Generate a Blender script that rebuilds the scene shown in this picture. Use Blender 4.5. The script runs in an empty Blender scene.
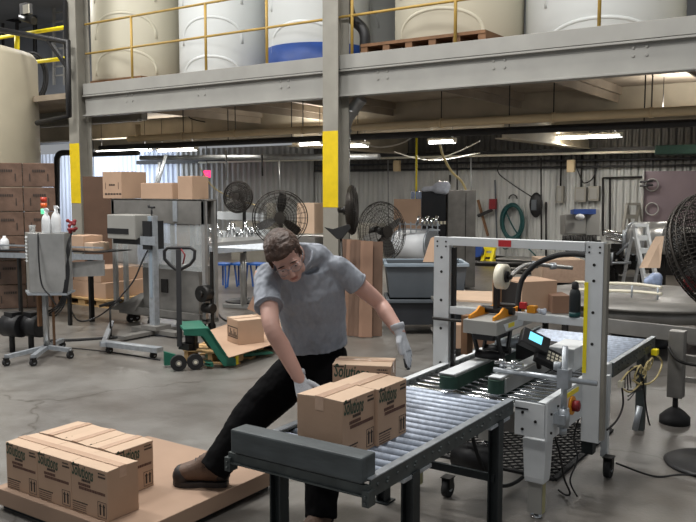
import bpy, bmesh, math, random
from mathutils import Vector, Matrix
random.seed(7)
sc = bpy.context.scene
col = sc.collection
PI = math.pi
sc.view_settings.view_transform = 'Standard'
sc.view_settings.look = 'None'
sc.view_settings.gamma = 1.0
sc.view_settings.use_curve_mapping = False
sc.view_settings.exposure = 0.12

# ------------------------------------------------------------ camera
EYE = 1.75
YAW = math.radians(34.0); PIT = math.radians(5.21); FPX = 800.0
Fv = Vector((-math.sin(YAW)*math.cos(PIT), math.cos(YAW)*math.cos(PIT), -math.sin(PIT)))
Rv = Vector((math.cos(YAW), math.sin(YAW), 0))
Uv = Rv.cross(Fv)
cam = bpy.data.objects.new('camera', bpy.data.cameras.new('camera'))
col.objects.link(cam)
cam.location = (0, 0, EYE)
cam.rotation_euler = (PI/2 - PIT, 0, YAW)
cam.data.sensor_width = 36; cam.data.lens = 36*FPX/696
cam.data.clip_end = 200; cam.data.clip_start = 0.05
sc.camera = cam

def ray(px, py):
    return Fv*FPX + Rv*(px-348) + Uv*(261-py)
def atD(px, py, d):
    return Vector((0, 0, EYE)) + ray(px, py)*(d/FPX)
def atZ(px, py, z):
    r = ray(px, py); return Vector((0, 0, EYE)) + r*((z-EYE)/r.z)
def atY(px, py, y):
    r = ray(px, py); return Vector((0, 0, EYE)) + r*(y/r.y)
def atX(px, py, x):
    r = ray(px, py); return Vector((0, 0, EYE)) + r*(x/r.x)

# ------------------------------------------------------------ materials
def lin(c):
    return tuple((v/12.92 if v <= .04045 else ((v+.055)/1.055)**2.4) for v in c)
def S(r, g, b): return lin((r/255, g/255, b/255))
M = {}
def mat(name, rgb, rough=.6, metal=0, var=.12, scale=6, bump=0, bscale=60, bdist=.01, spec=.5, detail=4, alpha=1, trans=0, emit=None, estr=0, stretch=None):
    m = bpy.data.materials.new(name); m.use_nodes = True
    nt = m.node_tree; N = nt.nodes; L = nt.links
    b = N['Principled BSDF']
    b.inputs['Roughness'].default_value = rough
    b.inputs['Metallic'].default_value = metal
    b.inputs['Specular IOR Level'].default_value = spec
    b.inputs['Alpha'].default_value = alpha
    b.inputs['Transmission Weight'].default_value = trans
    c = tuple(rgb)+(1,)
    if emit:
        b.inputs['Emission Color'].default_value = tuple(emit)+(1,)
        b.inputs['Emission Strength'].default_value = estr
    tc = N.new('ShaderNodeTexCoord')
    mp = N.new('ShaderNodeMapping')
    L.new(tc.outputs['Object'], mp.inputs[0])
    if stretch: mp.inputs['Scale'].default_value = stretch
    if var > 0:
        n = N.new('ShaderNodeTexNoise'); n.inputs['Scale'].default_value = scale; n.inputs['Detail'].default_value = detail
        L.new(mp.outputs[0], n.inputs['Vector'])
        r = N.new('ShaderNodeValToRGB')
        r.color_ramp.elements[0].position = .3; r.color_ramp.elements[1].position = .7
        r.color_ramp.elements[0].color = tuple(x*(1-var) for x in rgb)+(1,)
        r.color_ramp.elements[1].color = tuple(min(1, x*(1+var)) for x in rgb)+(1,)
        L.new(n.outputs[0], r.inputs[0]); L.new(r.outputs[0], b.inputs['Base Color'])
    else:
        b.inputs['Base Color'].default_value = c
    if bump > 0:
        n2 = N.new('ShaderNodeTexNoise'); n2.inputs['Scale'].default_value = bscale
        L.new(mp.outputs[0], n2.inputs['Vector'])
        bp = N.new('ShaderNodeBump'); bp.inputs['Strength'].default_value = bump; bp.inputs['Distance'].default_value = bdist
        L.new(n2.outputs[0], bp.inputs['Height']); L.new(bp.outputs[0], b.inputs['Normal'])
    M[name] = m
    return m
mat('cardboard', S(180,150,126), .8, var=.06, scale=4, bump=.08, bscale=40)
mat('cardboard_light', S(196,170,146), .8, var=.06, scale=4)
mat('cardboard_dark', S(120,92,74), .8, var=.12, scale=3)
mat('cardboard_inside', S(150,116,88), .9, var=.1)
mat('slab_card', S(160,134,114), .85, var=.08, scale=3)
mat('board_brown', S(92,70,56), .85, var=.15, scale=3)
mat('ink_green', S(52,74,58), .7, var=.2, scale=60)
mat('ink_dark', S(58,48,42), .7, var=.15, scale=50)
mat('ink_red', S(92,62,52), .7, var=.15, scale=50)
mat('ink_pale', S(165,160,120), .7, var=.1)
mat('tape', S(198,168,146), .15, var=.06, scale=30, bump=.15, bscale=30)
mat('shrink_wrap', S(112,90,77), .15, var=.25, scale=5, bump=.5, bscale=14)
mat('grey_paint', S(150,149,144), .5, var=.07, scale=3)
mat('grey_paint_old', S(142,139,130), .55, var=.12, scale=3)
mat('beam_brown', S(150,137,120), .75, var=.18, scale=2)
mat('joist_cream', S(176,166,146), .7, var=.15, scale=2)
mat('white_paint', S(212,216,218), .4, var=.05, scale=8)
mat('white_plastic', S(225,228,230), .4, var=.03)
mat('yellow_paint', S(226,196,20), .5, var=.08, scale=8)
mat('yellow_bright', S(245,225,30), .5, var=.05)
mat('rail_yellow', S(178,146,72), .5, var=.12, scale=5)
mat('galv', S(172,178,184), .34, .5, var=.15, scale=20)
mat('roller', S(186,196,212), .45, .1, var=.2, scale=14, stretch=(3,1,1))
mat('chrome', S(205,208,210), .16, .95, var=.08, scale=10)
mat('steel', S(176,176,174), .3, .6, var=.14, scale=6, bump=.05)
mat('steel_dull', S(128,126,122), .42, .35, var=.2, scale=5)
mat('rail_dark', S(78,84,84), .45, .4, var=.25, scale=14)
mat('leg_dark', S(38,44,46), .5, .2, var=.25, scale=8)
mat('wood_charcoal', S(72,78,80), .65, var=.25, scale=18, bump=.3, bscale=30, stretch=(.3,1,1))
mat('black', S(26,26,28), .5, var=.15)
mat('black_gloss', S(18,19,21), .25, var=.1)
mat('black_rubber', S(30,30,31), .85, var=.15)
mat('dark_metal', S(48,47,46), .45, .6, var=.25, scale=10)
mat('fan_wire', S(60,56,52), .4, .7, var=.2, scale=10)
mat('green_belt', S(28,58,46), .7, var=.2, scale=20)
mat('green_jack', S(34,104,84), .45, var=.12, scale=8)
mat('wood_pallet', S(190,156,108), .8, var=.2, scale=5, stretch=(1,4,1))
mat('wood_brown', S(120,88,62), .8, var=.2, scale=5)
mat('grey_bin', S(84,90,96), .6, var=.1, scale=4)
mat('grey_bin_rim', S(140,154,166), .5, var=.06)
mat('black_bin', S(50,53,58), .6, var=.1)
mat('orange', S(226,150,30), .5, var=.1)
mat('red', S(188,42,48), .5, var=.08)
mat('red_dark', S(126,28,34), .55, var=.2, scale=40)
mat('blue', S(40,92,170), .5, var=.08)
mat('blue_base', S(36,70,140), .5, var=.1)
mat('teal_hose', S(16,70,70), .45, var=.1)
mat('cream', S(226,220,200), .4, var=.04)
mat('tank_white', S(214,218,218), .45, var=.05, scale=.8, detail=2)
mat('tank_cream', S(208,203,184), .45, var=.06, scale=.8, detail=2)
mat('tank_beige', S(170,162,142), .6, var=.08, scale=1.2)
mat('duct', S(150,152,152), .35, .6, var=.15, scale=8)
mat('pipe_tan', S(204,182,144), .5, var=.1, scale=2)
mat('purple_panel', S(112,98,102), .6, var=.1, scale=2)
mat('skin', S(200,158,144), .5, var=.05, scale=10)
mat('lips', S(182,124,112), .5, var=.05)
mat('hair', S(70,51,41), .62, var=.45, scale=30, bump=1.0, bscale=46, stretch=(1.5,.35,1))
mat('shirt', S(152,157,166), .9, var=.06, scale=40, bump=1.0, bscale=7, bdist=.07, stretch=(1.7,1.2,.8))
mat('trousers', S(9,9,11), .9, spec=.12, var=.3, scale=6, bump=.5, bscale=8, bdist=.02)
mat('glove', S(190,194,200), .85, var=.08, scale=40, bump=.3, bscale=200)
mat('glove_palm', S(54,56,60), .7, var=.15, scale=30)
mat('boot', S(94,72,58), .6, var=.2, scale=14, bump=.2, bscale=80)
mat('boot_dark', S(38,33,32), .6, var=.2, scale=14)
mat('sclera', S(220,215,210), .3, var=0)
mat('lamp_tube', S(250,250,250), .5, var=0, emit=(1,.98,.94), estr=14)
mat('lamp_case', S(215,212,200), .5, var=.05)
mat('exit_red', S(230,40,90), .5, var=0, emit=(1,.05,.2), estr=1.6)
mat('screen', S(90,180,210), .3, var=0, emit=(.22,.72,.95), estr=1.0)
mat('beacon_green', S(60,200,130), .3, var=0, emit=(.2,.95,.5), estr=.8)
mat('beacon_red', S(180,60,40), .3, var=.1)
mat('beacon_orange', S(214,96,40), .3, var=.1)
mat('ext_cord', S(214,196,140), .5, var=.05)
mat('bag_plastic', S(205,212,225), .25, var=.1, scale=20, bump=.9, bscale=16)
mat('bag_blue', S(150,165,195), .3, var=.2, scale=20, bump=.9, bscale=16)
mat('corr_grey', S(190,191,188), .5, .1, var=.12, scale=1.2, stretch=(3,3,.5))
mat('corr_daylit', S(214,222,236), .5, .1, var=.06, scale=1.2, stretch=(3,3,.5))  # pale left panels, bluish daylight put into their colour
mat('corr_shaded', S(104,102,98), .6, .1, var=.2, scale=1.2)  # same grey panels higher up, their shade put into the colour
mat('upper_wall', S(140,143,148), .6, var=.15, scale=1)
mat('ceiling', S(120,120,118), .8, var=.1, scale=1)
mat('clear_panel', S(200,205,205), .12, var=0, alpha=.35)
mat('glasses_lens', S(225,225,228), .05, var=0, alpha=.14)
mat('glasses_frame', S(120,122,126), .3, var=0)

def floor_material():
    m = bpy.data.materials.new('concrete_floor'); m.use_nodes = True
    nt = m.node_tree; N = nt.nodes; L = nt.links; b = N['Principled BSDF']
    tc = N.new('ShaderNodeTexCoord')
    def noise(s, d=5, r=.6):
        n = N.new('ShaderNodeTexNoise'); n.inputs['Scale'].default_value = s; n.inputs['Detail'].default_value = d
        n.inputs['Roughness'].default_value = r
        L.new(tc.outputs['Object'], n.inputs['Vector']); return n
    n1 = noise(.45, 6, .65); n2 = noise(3.2, 8, .7); n3 = noise(40, 3)
    r1 = N.new('ShaderNodeValToRGB'); e = r1.color_ramp.elements
    e[0].position = .34; e[0].color = S(98,94,90)+(1,)
    e[1].position = .64; e[1].color = S(126,125,122)+(1,)
    L.new(n1.outputs[0], r1.inputs[0])
    r2 = N.new('ShaderNodeValToRGB'); e = r2.color_ramp.elements
    e[0].position = .34; e[0].color = (.80,.78,.76,1); e[1].position = .62; e[1].color = (1.08,1.08,1.08,1)
    L.new(n2.outputs[0], r2.inputs[0])
    mx = N.new('ShaderNodeMix'); mx.data_type = 'RGBA'; mx.blend_type = 'MULTIPLY'; mx.inputs[0].default_value = 1
    L.new(r1.outputs[0], mx.inputs[6]); L.new(r2.outputs[0], mx.inputs[7])
    v = N.new('ShaderNodeTexVoronoi'); v.feature = 'DISTANCE_TO_EDGE'; v.inputs['Scale'].default_value = .38
    wn = noise(1.1, 4); av = N.new('ShaderNodeVectorMath'); av.operation = 'MULTIPLY_ADD'
    L.new(wn.outputs['Color'], av.inputs[0]); av.inputs[1].default_value = (.9,.9,0); L.new(tc.outputs['Object'], av.inputs[2])
    L.new(av.outputs[0], v.inputs['Vector'])
    r3 = N.new('ShaderNodeValToRGB'); e = r3.color_ramp.elements
    e[0].position = .0; e[0].color = (.55,.53,.5,1); e[1].position = .006; e[1].color = (1,1,1,1)
    L.new(v.outputs['Distance'], r3.inputs[0])
    mx2 = N.new('ShaderNodeMix'); mx2.data_type = 'RGBA'; mx2.blend_type = 'MULTIPLY'; mx2.inputs[0].default_value = 1
    L.new(mx.outputs[2], mx2.inputs[6]); L.new(r3.outputs[0], mx2.inputs[7])
    n4 = noise(.16, 3, .5)
    r4 = N.new('ShaderNodeValToRGB'); e = r4.color_ramp.elements
    e[0].position = .42; e[0].color = (.78,.72,.66,1); e[1].position = .6; e[1].color = (1,1,1,1)
    L.new(n4.outputs[0], r4.inputs[0])
    mx3 = N.new('ShaderNodeMix'); mx3.data_type = 'RGBA'; mx3.blend_type = 'MULTIPLY'; mx3.inputs[0].default_value = 1
    L.new(mx2.outputs[2], mx3.inputs[6]); L.new(r4.outputs[0], mx3.inputs[7])
    L.new(mx3.outputs[2], b.inputs['Base Color'])
    rr = N.new('ShaderNodeMapRange'); rr.inputs['To Min'].default_value = .2; rr.inputs['To Max'].default_value = .52
    L.new(n2.outputs[0], rr.inputs['Value']); L.new(rr.outputs[0], b.inputs['Roughness'])
    bp = N.new('ShaderNodeBump'); bp.inputs['Strength'].default_value = .12; bp.inputs['Distance'].default_value = .01
    L.new(n3.outputs[0], bp.inputs['Height']); L.new(bp.outputs[0], b.inputs['Normal'])
    M['floor'] = m
floor_material()

# ------------------------------------------------------------ mesh builder
def frame_of(d):
    d = Vector(d).normalized()
    u = d.cross(Vector((0,0,1)))
    if u.length < 1e-4: u = Vector((1,0,0))
    u.normalize(); return u, d.cross(u).normalized()
class MB:
    def __init__(s): s.v = []; s.f = []; s.mi = []; s.sm = []; s.cur = 0
    def add(s, vs, fs, smooth=False):
        o = len(s.v); s.v += [Vector(v) for v in vs]
        for f in fs: s.f.append([i+o for i in f]); s.mi.append(s.cur); s.sm.append(smooth)
        return s
    def box(s, x0, x1, y0, y1, z0, z1, m=None):
        vs = [Vector((x,y,z)) for z in (z0,z1) for y in (y0,y1) for x in (x0,x1)]
        if m is not None: vs = [m @ v for v in vs]
        return s.add(vs, [(0,2,3,1),(4,5,7,6),(0,1,5,4),(2,6,7,3),(0,4,6,2),(1,3,7,5)])
    def cb(s, c, sz, m=None):
        c = Vector(c); h = [q/2 for q in sz]
        mm = Matrix.Translation(c) @ (m.to_4x4() if m is not None else Matrix())
        return s.box(-h[0],h[0],-h[1],h[1],-h[2],h[2], mm)
    def bar(s, a, b, w, h=None):            # rectangular bar from a to b
        a = Vector(a); b = Vector(b); h = h or w; u, v = frame_of(b-a)
        vs = [p+u*(i*w/2)+v*(j*h/2) for p in (a,b) for i,j in ((-1,-1),(1,-1),(1,1),(-1,1))]
        return s.add(vs, [(3,2,1,0),(4,5,6,7),(0,1,5,4),(1,2,6,5),(2,3,7,6),(3,0,4,7)])
    def cyl(s, a, b, r, n=14, r2=None, smooth=True):
        a = Vector(a); b = Vector(b); r2 = r if r2 is None else r2; u, v = frame_of(b-a)
        vs = []
        for p, q in ((a,r),(b,r2)):
            for i in range(n):
                t = 2*PI*i/n; vs.append(p+u*math.cos(t)*q+v*math.sin(t)*q)
        s.add(vs, [(i,(i+1)%n,n+(i+1)%n,n+i) for i in range(n)], smooth)
        o = len(s.v)-2*n
        s.f.append([o+i for i in range(n)][::-1]); s.mi.append(s.cur); s.sm.append(False)
        s.f.append([o+n+i for i in range(n)]); s.mi.append(s.cur); s.sm.append(False)
        return s
    def tube(s, pts, r, n=8, closed=False):
        pts = [Vector(p) for p in pts]; k = len(pts)
        vs = []; pu = None
        for i, p in enumerate(pts):
            if closed: d = pts[(i+1)%k]-pts[i-1]
            else: d = pts[min(i+1,k-1)]-pts[max(i-1,0)]
            if d.length < 1e-9: d = Vector((0,0,1))
            d.normalize()
            if pu is None: u, v = frame_of(d)
            else:
                u = pu-d*pu.dot(d)
                if u.length < 1e-5: u, v = frame_of(d)
                u.normalize(); v = d.cross(u)
            pu = u; rr = r[i] if isinstance(r, (list,tuple)) else r
            vs += [p+u*math.cos(2*PI*j/n)*rr+v*math.sin(2*PI*j/n)*rr for j in range(n)]
        fs = []
        for i in range(k if closed else k-1):
            a = i*n; b = ((i+1)%k)*n
            fs += [(a+j,a+(j+1)%n,b+(j+1)%n,b+j) for j in range(n)]
        s.add(vs, fs, True)
        if not closed:
            o = len(s.v)-k*n
            s.f.append([o+j for j in range(n)][::-1]); s.mi.append(s.cur); s.sm.append(False)
            s.f.append([o+(k-1)*n+j for j in range(n)]); s.mi.append(s.cur); s.sm.append(False)
        return s
    def loft(s, rings, n=20, smooth=True):   # ring: (centre, vector a, vector b)
        vs = []
        for c, a, b in rings:
            c = Vector(c); a = Vector(a); b = Vector(b)
            vs += [c+a*math.cos(2*PI*j/n)+b*math.sin(2*PI*j/n) for j in range(n)]
        k = len(rings)
        fs = [(i*n+j,i*n+(j+1)%n,(i+1)*n+(j+1)%n,(i+1)*n+j) for i in range(k-1) for j in range(n)]
        s.add(vs, fs, smooth); o = len(s.v)-k*n
        s.f.append([o+j for j in range(n)][::-1]); s.mi.append(s.cur); s.sm.append(False)
        s.f.append([o+(k-1)*n+j for j in range(n)]); s.mi.append(s.cur); s.sm.append(False)
        return s
    def lathe(s, c, prof, n=28, axis=(0,0,1)):
        ax = Vector(axis).normalized(); u, v = frame_of(ax); c = Vector(c)
        return s.loft([(c+ax*z, u*r, v*r) for r, z in prof], n)
    def ell(s, c, a, b, d, n=16, k=10):      # ellipsoid with three half axis vectors
        c = Vector(c); a = Vector(a); b = Vector(b); d = Vector(d)
        rings = []
        for i in range(k+1):
            t = -PI/2+PI*i/k; q = max(math.cos(t), .02)
            rings.append((c+d*math.sin(t), a*q, b*q))
        return s.loft(rings, n)
    def ball(s, c, r): return s.ell(c, (r,0,0), (0,r,0), (0,0,r))
    def poly(s, pts): return s.add(pts, [list(range(len(pts)))])
    def prism(s, pts, off):
        pts = [Vector(p) for p in pts]; off = Vector(off); n = len(pts)
        return s.add(pts+[p+off for p in pts], [list(range(n))[::-1], [n+i for i in range(n)]]+[(i,(i+1)%n,n+(i+1)%n,n+i) for i in range(n)])
    def build(s, name, mats, parent=None, bevel=0, local=False, label=None, remesh=0, smoothit=0, disp=None):
        if not isinstance(mats, (list,tuple)): mats = [mats]
        me = bpy.data.meshes.new(name)
        vs = s.v
        loc = None
        if parent is not None:
            if not local:
                inv = world_of(parent).inverted(); vs = [inv @ v for v in vs]
        elif not local:
            loc = Vector((sum(v.x for v in vs)/len(vs), sum(v.y for v in vs)/len(vs), min(v.z for v in vs)))
            vs = [v-loc for v in vs]
        me.from_pydata([tuple(v) for v in vs], [], s.f)
        for m in mats: me.materials.append(M[m])
        for p, i, q in zip(me.polygons, s.mi, s.sm): p.material_index = i; p.use_smooth = q
        bm = bmesh.new(); bm.from_mesh(me); bmesh.ops.recalc_face_normals(bm, faces=bm.faces); bm.to_mesh(me); bm.free()
        me.update()
        o = bpy.data.objects.new(name, me); col.objects.link(o)
        if loc is not None: o.location = loc
        if parent is not None: o.parent = parent
        if label: o['label'] = label
        if remesh:
            r = o.modifiers.new('r', 'REMESH'); r.mode = 'VOXEL'; r.voxel_size = remesh; r.use_smooth_shade = True
            if smoothit:
                q = o.modifiers.new('s', 'SMOOTH'); q.factor = .6; q.iterations = smoothit
            if disp:
                t = bpy.data.textures.new('folds', 'CLOUDS'); t.noise_scale = disp[1]
                q = o.modifiers.new('d', 'DISPLACE'); q.texture = t; q.strength = disp[0]; q.mid_level = .5; q.texture_coords = 'LOCAL'
            bake(o)
        if bevel:
            q = o.modifiers.new('bevel', 'BEVEL'); q.width = bevel; q.segments = 2; q.limit_method = 'ANGLE'; q.angle_limit = math.radians(40)
        return o
def bake(o):
    dg = bpy.context.evaluated_depsgraph_get(); dg.update()
    me = bpy.data.meshes.new_from_object(o.evaluated_get(dg))
    o.modifiers.clear(); o.data = me
    for p in me.polygons: p.use_smooth = True
def world_of(o):
    m = o.matrix_basis.copy(); p = o.parent
    while p is not None: m = p.matrix_basis @ m; p = p.parent
    return m
def tag(o, label, cat, group=None, kind=None):
    o['label'] = label; o['category'] = cat
    if group: o['group'] = group
    if kind: o['kind'] = kind
    return o
def struct(o, label=None):
    o['kind'] = 'structure'
    if label: o['label'] = label
    return o
def thing(name, label, cat, loc=(0,0,0), rz=0, group=None):
    o = bpy.data.objects.new(name, None); col.objects.link(o)
    o.location = loc; o.rotation_euler = (0,0,rz); o.empty_display_size = .1
    return tag(o, label, cat, group)
def copy_tree(o, parent=None):
    c = o.copy(); col.objects.link(c); c.parent = parent
    for ch in list(o.children):
        copy_tree(ch, c)
    return c
def arc(c, r, a0, a1, n, u, v):
    c = Vector(c); u = Vector(u); v = Vector(v)
    return [c+u*r*math.cos(a0+(a1-a0)*i/n)+v*r*math.sin(a0+(a1-a0)*i/n) for i in range(n+1)]
def spline(pts, k=8):
    pts = [Vector(p) for p in pts]; out = []
    P = [pts[0]]+pts+[pts[-1]]
    for i in range(1, len(P)-2):
        for j in range(k):
            t = j/k; p0,p1,p2,p3 = P[i-1],P[i],P[i+1],P[i+2]
            out.append(.5*((2*p1)+(p2-p0)*t+(2*p0-5*p1+4*p2-p3)*t*t+(3*p1-p0-3*p2+p3)*t**3))
    out.append(pts[-1]); return out
def text_mb(txt, size, shear=0, bold=0, extr=.0004):
    cu = bpy.data.curves.new('t', 'FONT'); cu.body = txt; cu.size = size; cu.shear = shear; cu.offset = bold; cu.extrude = extr
    cu.resolution_u = 2
    o = bpy.data.objects.new('t', cu); col.objects.link(o)
    dg = bpy.context.evaluated_depsgraph_get(); dg.update()
    me = bpy.data.meshes.new_from_object(o.evaluated_get(dg))
    vs = [v.co.copy() for v in me.vertices]; fs = [list(p.vertices) for p in me.polygons]
    bpy.data.objects.remove(o); bpy.data.curves.remove(cu); bpy.data.meshes.remove(me)
    return vs, fs
def width_of(vs): return max(v.x for v in vs)-min(v.x for v in vs)
# ------------------------------------------------------------ the setting
BY = 9.02                      # plane of the mezzanine's front beam
WY = 17.9                      # rear wall
fl = MB().box(-30, 6, -4, 18.2, -.1, 0).build('floor', 'floor'); struct(fl)
def corrugated(name, x0, x1, y, z0, z1, m, pitch=.3, depth=.045):
    b = MB(); pts = []
    x = x0
    while x < x1:
        for fx, fy in ((0,0),(.16,0),(.26,1),(.4,1),(.5,0),(.66,0),(.76,1),(.9,1)):
            pts.append((x+fx*pitch, y-fy*depth))
        x += pitch
    vs = []
    for px, py in pts: vs += [(px,py,z0),(px,py,z1)]
    b.add(vs, [(2*i,2*i+2,2*i+3,2*i+1) for i in range(len(pts)-1)])
    n = len(pts)
    b.add([(x0,y+.08,z0),(x1,y+.08,z0),(x1,y+.08,z1),(x0,y+.08,z1)], [(0,1,2,3)])
    o = b.build(name, m); return struct(o)
corrugated('wall_back', -13.2, 4, WY, 0, 2.18, 'corr_grey')
corrugated('wall_back_left', -30, -18.6, WY, 0, 2.95, 'corr_daylit', pitch=.42, depth=.06)
corrugated('wall_back_middle', -18.6, -13.2, WY, 0, 2.95, 'corr_grey', pitch=.42, depth=.06)
corrugated('wall_back_upper', -13.2, 4, WY, 2.18, 3.3, 'corr_shaded')
struct(MB().box(-30, 4, WY, WY+.15, 3.3, 7.5).build('wall_back_top', 'upper_wall'))
struct(MB().box(-30.2, -30, -4, 18, 0, 7.5).build('wall_left', 'upper_wall'))
struct(MB().box(-30, 6, -4, 18.2, 7.5, 7.7).build('ceiling', 'ceiling'))
struct(MB().box(-13.2, 4, WY-.12, WY-.06, 0, .14).build('baseboard_back', 'dark_metal'))

# mezzanine beam, curb, deck, joists
mz = MB()
mz.box(-11.52, 6, BY-.02, BY+.0, 3.10, 3.30)                        # web of the channel
b = MB()
b.box(-11.52, 6, BY, BY+.02, 2.99, 3.32); b.box(-11.52, 6, BY-.06, BY+.1, 2.97, 2.995); b.box(-11.52, 6, BY-.06, BY+.1, 3.30, 3.325)
for i in range(14):
    x = -10.4+i*1.62
    for dx in (-.07, .07):
        for dz in (.0, .09): b.cyl((x+dx, BY-.012, 3.17+dz), (x+dx, BY+.005, 3.17+dz), .018, 8)
struct(b.build('trim_1', 'grey_paint', bevel=.004), 'long grey steel beam along the front of the mezzanine')
struct(MB().box(-11.52, 6, BY-.045, BY+.06, 3.335, 3.52).build('trim_2', 'grey_paint', bevel=.004), 'grey kick curb on top of the mezzanine beam')
struct(MB().box(-20, 6, BY+.06, WY-.1, 3.32, 3.42).build('mezzanine_deck', 'beam_brown'), 'brown underside of the mezzanine deck')
for i, x in enumerate((-10.9, -9.3, -7.7, -5.2, -3.6, -2.0, -.6)):
    j = MB().box(x-.06, x+.06, BY+.1, 12.9, 3.2, 3.32)
    j.box(x-.012, x+.012, BY+.1, 12.9, 3.08, 3.2)
    j.prism([(x-.01, BY+.02, 3.0), (x-.01, BY+.02, 3.2), (x-.01, BY+.75, 3.2)], (.02, 0, 0))
    struct(j.build('floor_joist', 'beam_brown'), 'brown joist under the mezzanine deck')
struct(MB().box(-20, 6, 12.9, 13.05, 2.95, 3.32).box(-20, 6, 12.8, 13.15, 2.93, 2.95).build('trim_3', 'joist_cream'), 'cream cross beam under the mezzanine deck')
struct(MB().box(-20, 6, 15.6, 15.75, 2.9, 3.32).build('trim_4', 'joist_cream'), 'cream rear cross beam under the mezzanine deck')
for x in (-10.2, -5.6, -1.0):
    g = MB().box(x-.02, x+.02, 13.1, 17.8, 2.62, 3.3); g.box(x-.14, x+.14, 13.1, 17.8, 2.6, 2.62)
    struct(g.build('girder', 'joist_cream'), 'deep cream girder running back under the mezzanine')
struct(MB().box(-20, 4, 17.55, 17.75, 2.5, 2.62).build('cable_tray', 'dark_metal'), 'dark cable tray above the rear wall panels')
# beam further back to the left of the left column
struct(MB().box(-20, -11.9, 10.6, 10.75, 3.05, 3.62).box(-20,-11.9,10.5,10.6,3.02,3.06).box(-20,-11.9,10.5,10.6,3.4,3.44).build('trim_5', 'grey_paint_old'), 'older grey beam behind the beige tank')

def column(x0, x1, nm, lab):
    t = bpy.data.objects.new(nm, None); col.objects.link(t); t.location = ((x0+x1)/2, BY-.12, 0); struct(t, lab)
    a, c = x0, x1; y0, y1 = BY-.17, BY+.10
    b = MB(); b.box(a, c, y0, y0+.016, 0, 6.8); b.box(a, c, y1-.016, y1, 0, 6.8); b.box((a+c)/2-.008, (a+c)/2+.008, y0+.016, y1-.016, 0, 6.8)
    b.box(a-.06, c+.06, y0-.06, y1+.06, 0, .02)
    b.build('shaft', 'grey_paint_old', t)
    MB().box(a-.002, c+.002, y0-.003, y0, 1.49, 2.512).build('yellow_band', 'yellow_paint', t)
    return t
column(atY(71,188,BY-.17).x, atY(80.5,188,BY-.17).x, 'steel_column', 'grey steel column with yellow safety band, left of the mezzanine')
column(atY(323,188,BY-.17).x, atY(338,188,BY-.17).x, 'steel_column', 'grey steel column with yellow safety band behind the worker')

# railings
rl = thing('guard_railing', 'ochre pipe railing along the edge of the tank mezzanine', 'railing', (-6, BY+.02, 3.52))
b = MB()
for z in (4.03, 4.52): b.cyl((-11.5, BY+.02, z), (6, BY+.02, z), .018, 10)
b.build('rail', 'rail_yellow', rl)
for px in (132, 206, 267, 352, 455, 598, 760):
    p = atY(px, 60, BY+.02)
    MB().cyl((p.x, BY+.02, 3.5), (p.x, BY+.02, 4.52), .021, 10).build('post', 'rail_yellow', rl)

def tank(x, y, r, h, z0, m, lab, base=None, aoff=-.35, grp='white storage tanks on the mezzanine'):
    t = thing('storage_tank', lab, 'tank', (x, y, z0), 0, grp)
    z = z0
    b = MB(); b.lathe((x,y,z), [(r*.96,0),(r,.05),(r,h*.9),(r*.9,h*.96),(r*.3,h*1.02),(0.05,h*1.03)], 48)
    b.build('shell', m, t)
    # moulded arches on the wall
    ac_ = math.atan2(-y, -x)+aoff
    for zz in (.0,.64,1.28):
        pts = []
        for i in range(21):
            q = PI*i/20; a = ac_-.72*math.cos(q)
            pts.append((x+(r-.014)*math.cos(a), y+(r-.014)*math.sin(a), z+zz+.10+.42*math.sin(q)**.7))
        MB().tube(pts, .03, 8).build('moulded_rib', m, t)
    if base: MB().lathe((x,y,z-.02), [(r*1.015,-.32),(r*1.02,.22)], 48).build('base_ring', base, t)
    return t
TZ = 3.42
def deck_pallet(x0, x1, y0, y1, lab):
    t = thing('wooden_pallet', lab, 'pallet', ((x0+x1)/2, (y0+y1)/2, TZ), 0, 'pallets under the tanks')
    b = MB(); b.box(x0, x1, y0, y1, TZ+.2, TZ+.24); b.box(x0, x1, y0, y1, TZ, TZ+.025); b.build('deck_boards', 'wood_brown', t)
    n = 6
    for i in range(n):
        x = x0+(x1-x0-.1)*i/(n-1)
        MB().box(x, x+.1, y0+.01, y1, TZ+.025, TZ+.2).build('stringer', 'wood_brown', t)
def tk(px, d, r, z0, m, lab, **k):
    p = atD(px, 188, d); tank(p.x, p.y, r, 2.4, z0, m, lab, **k); return p
pA_ = atD(142,188,15.2); pB_ = atD(228,188,14.3)
deck_pallet(pA_.x-.7, pA_.x+1.1, pA_.y-.95, pA_.y+.7, 'brown pallet on the mezzanine under the leftmost tank')
deck_pallet(-5.95, -4.15, BY+.1, BY+1.9, 'brown pallet on the mezzanine under the tank beside the black pipe')
tk(142, 15.2, .85, TZ+.245, 'tank_cream', 'cream tank on the mezzanine, leftmost of the row')
tk(227, 14.3, .79, TZ+.0, 'tank_white', 'white tank on the mezzanine, second from the left')
tk(319, 13.3, .84, TZ+.36, 'tank_white', 'white tank on a blue base ring on the mezzanine', base='blue_base')
tk(362, 14.9, .78, TZ+.36, 'tank_white', 'white tank set back behind the black drain pipe on the mezzanine', base='blue_base')
tk(457, 12.0, .94, TZ+.26, 'tank_cream', 'cream tank raised on a brown pallet on the mezzanine')
tk(599, 11.5, 1.08, TZ, 'tank_white', 'white tank on the mezzanine right of the palletised tank', aoff=-.05)
tk(772, 10.6, .97, TZ, 'tank_cream', 'tank at the right end of the mezzanine row')

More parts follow.
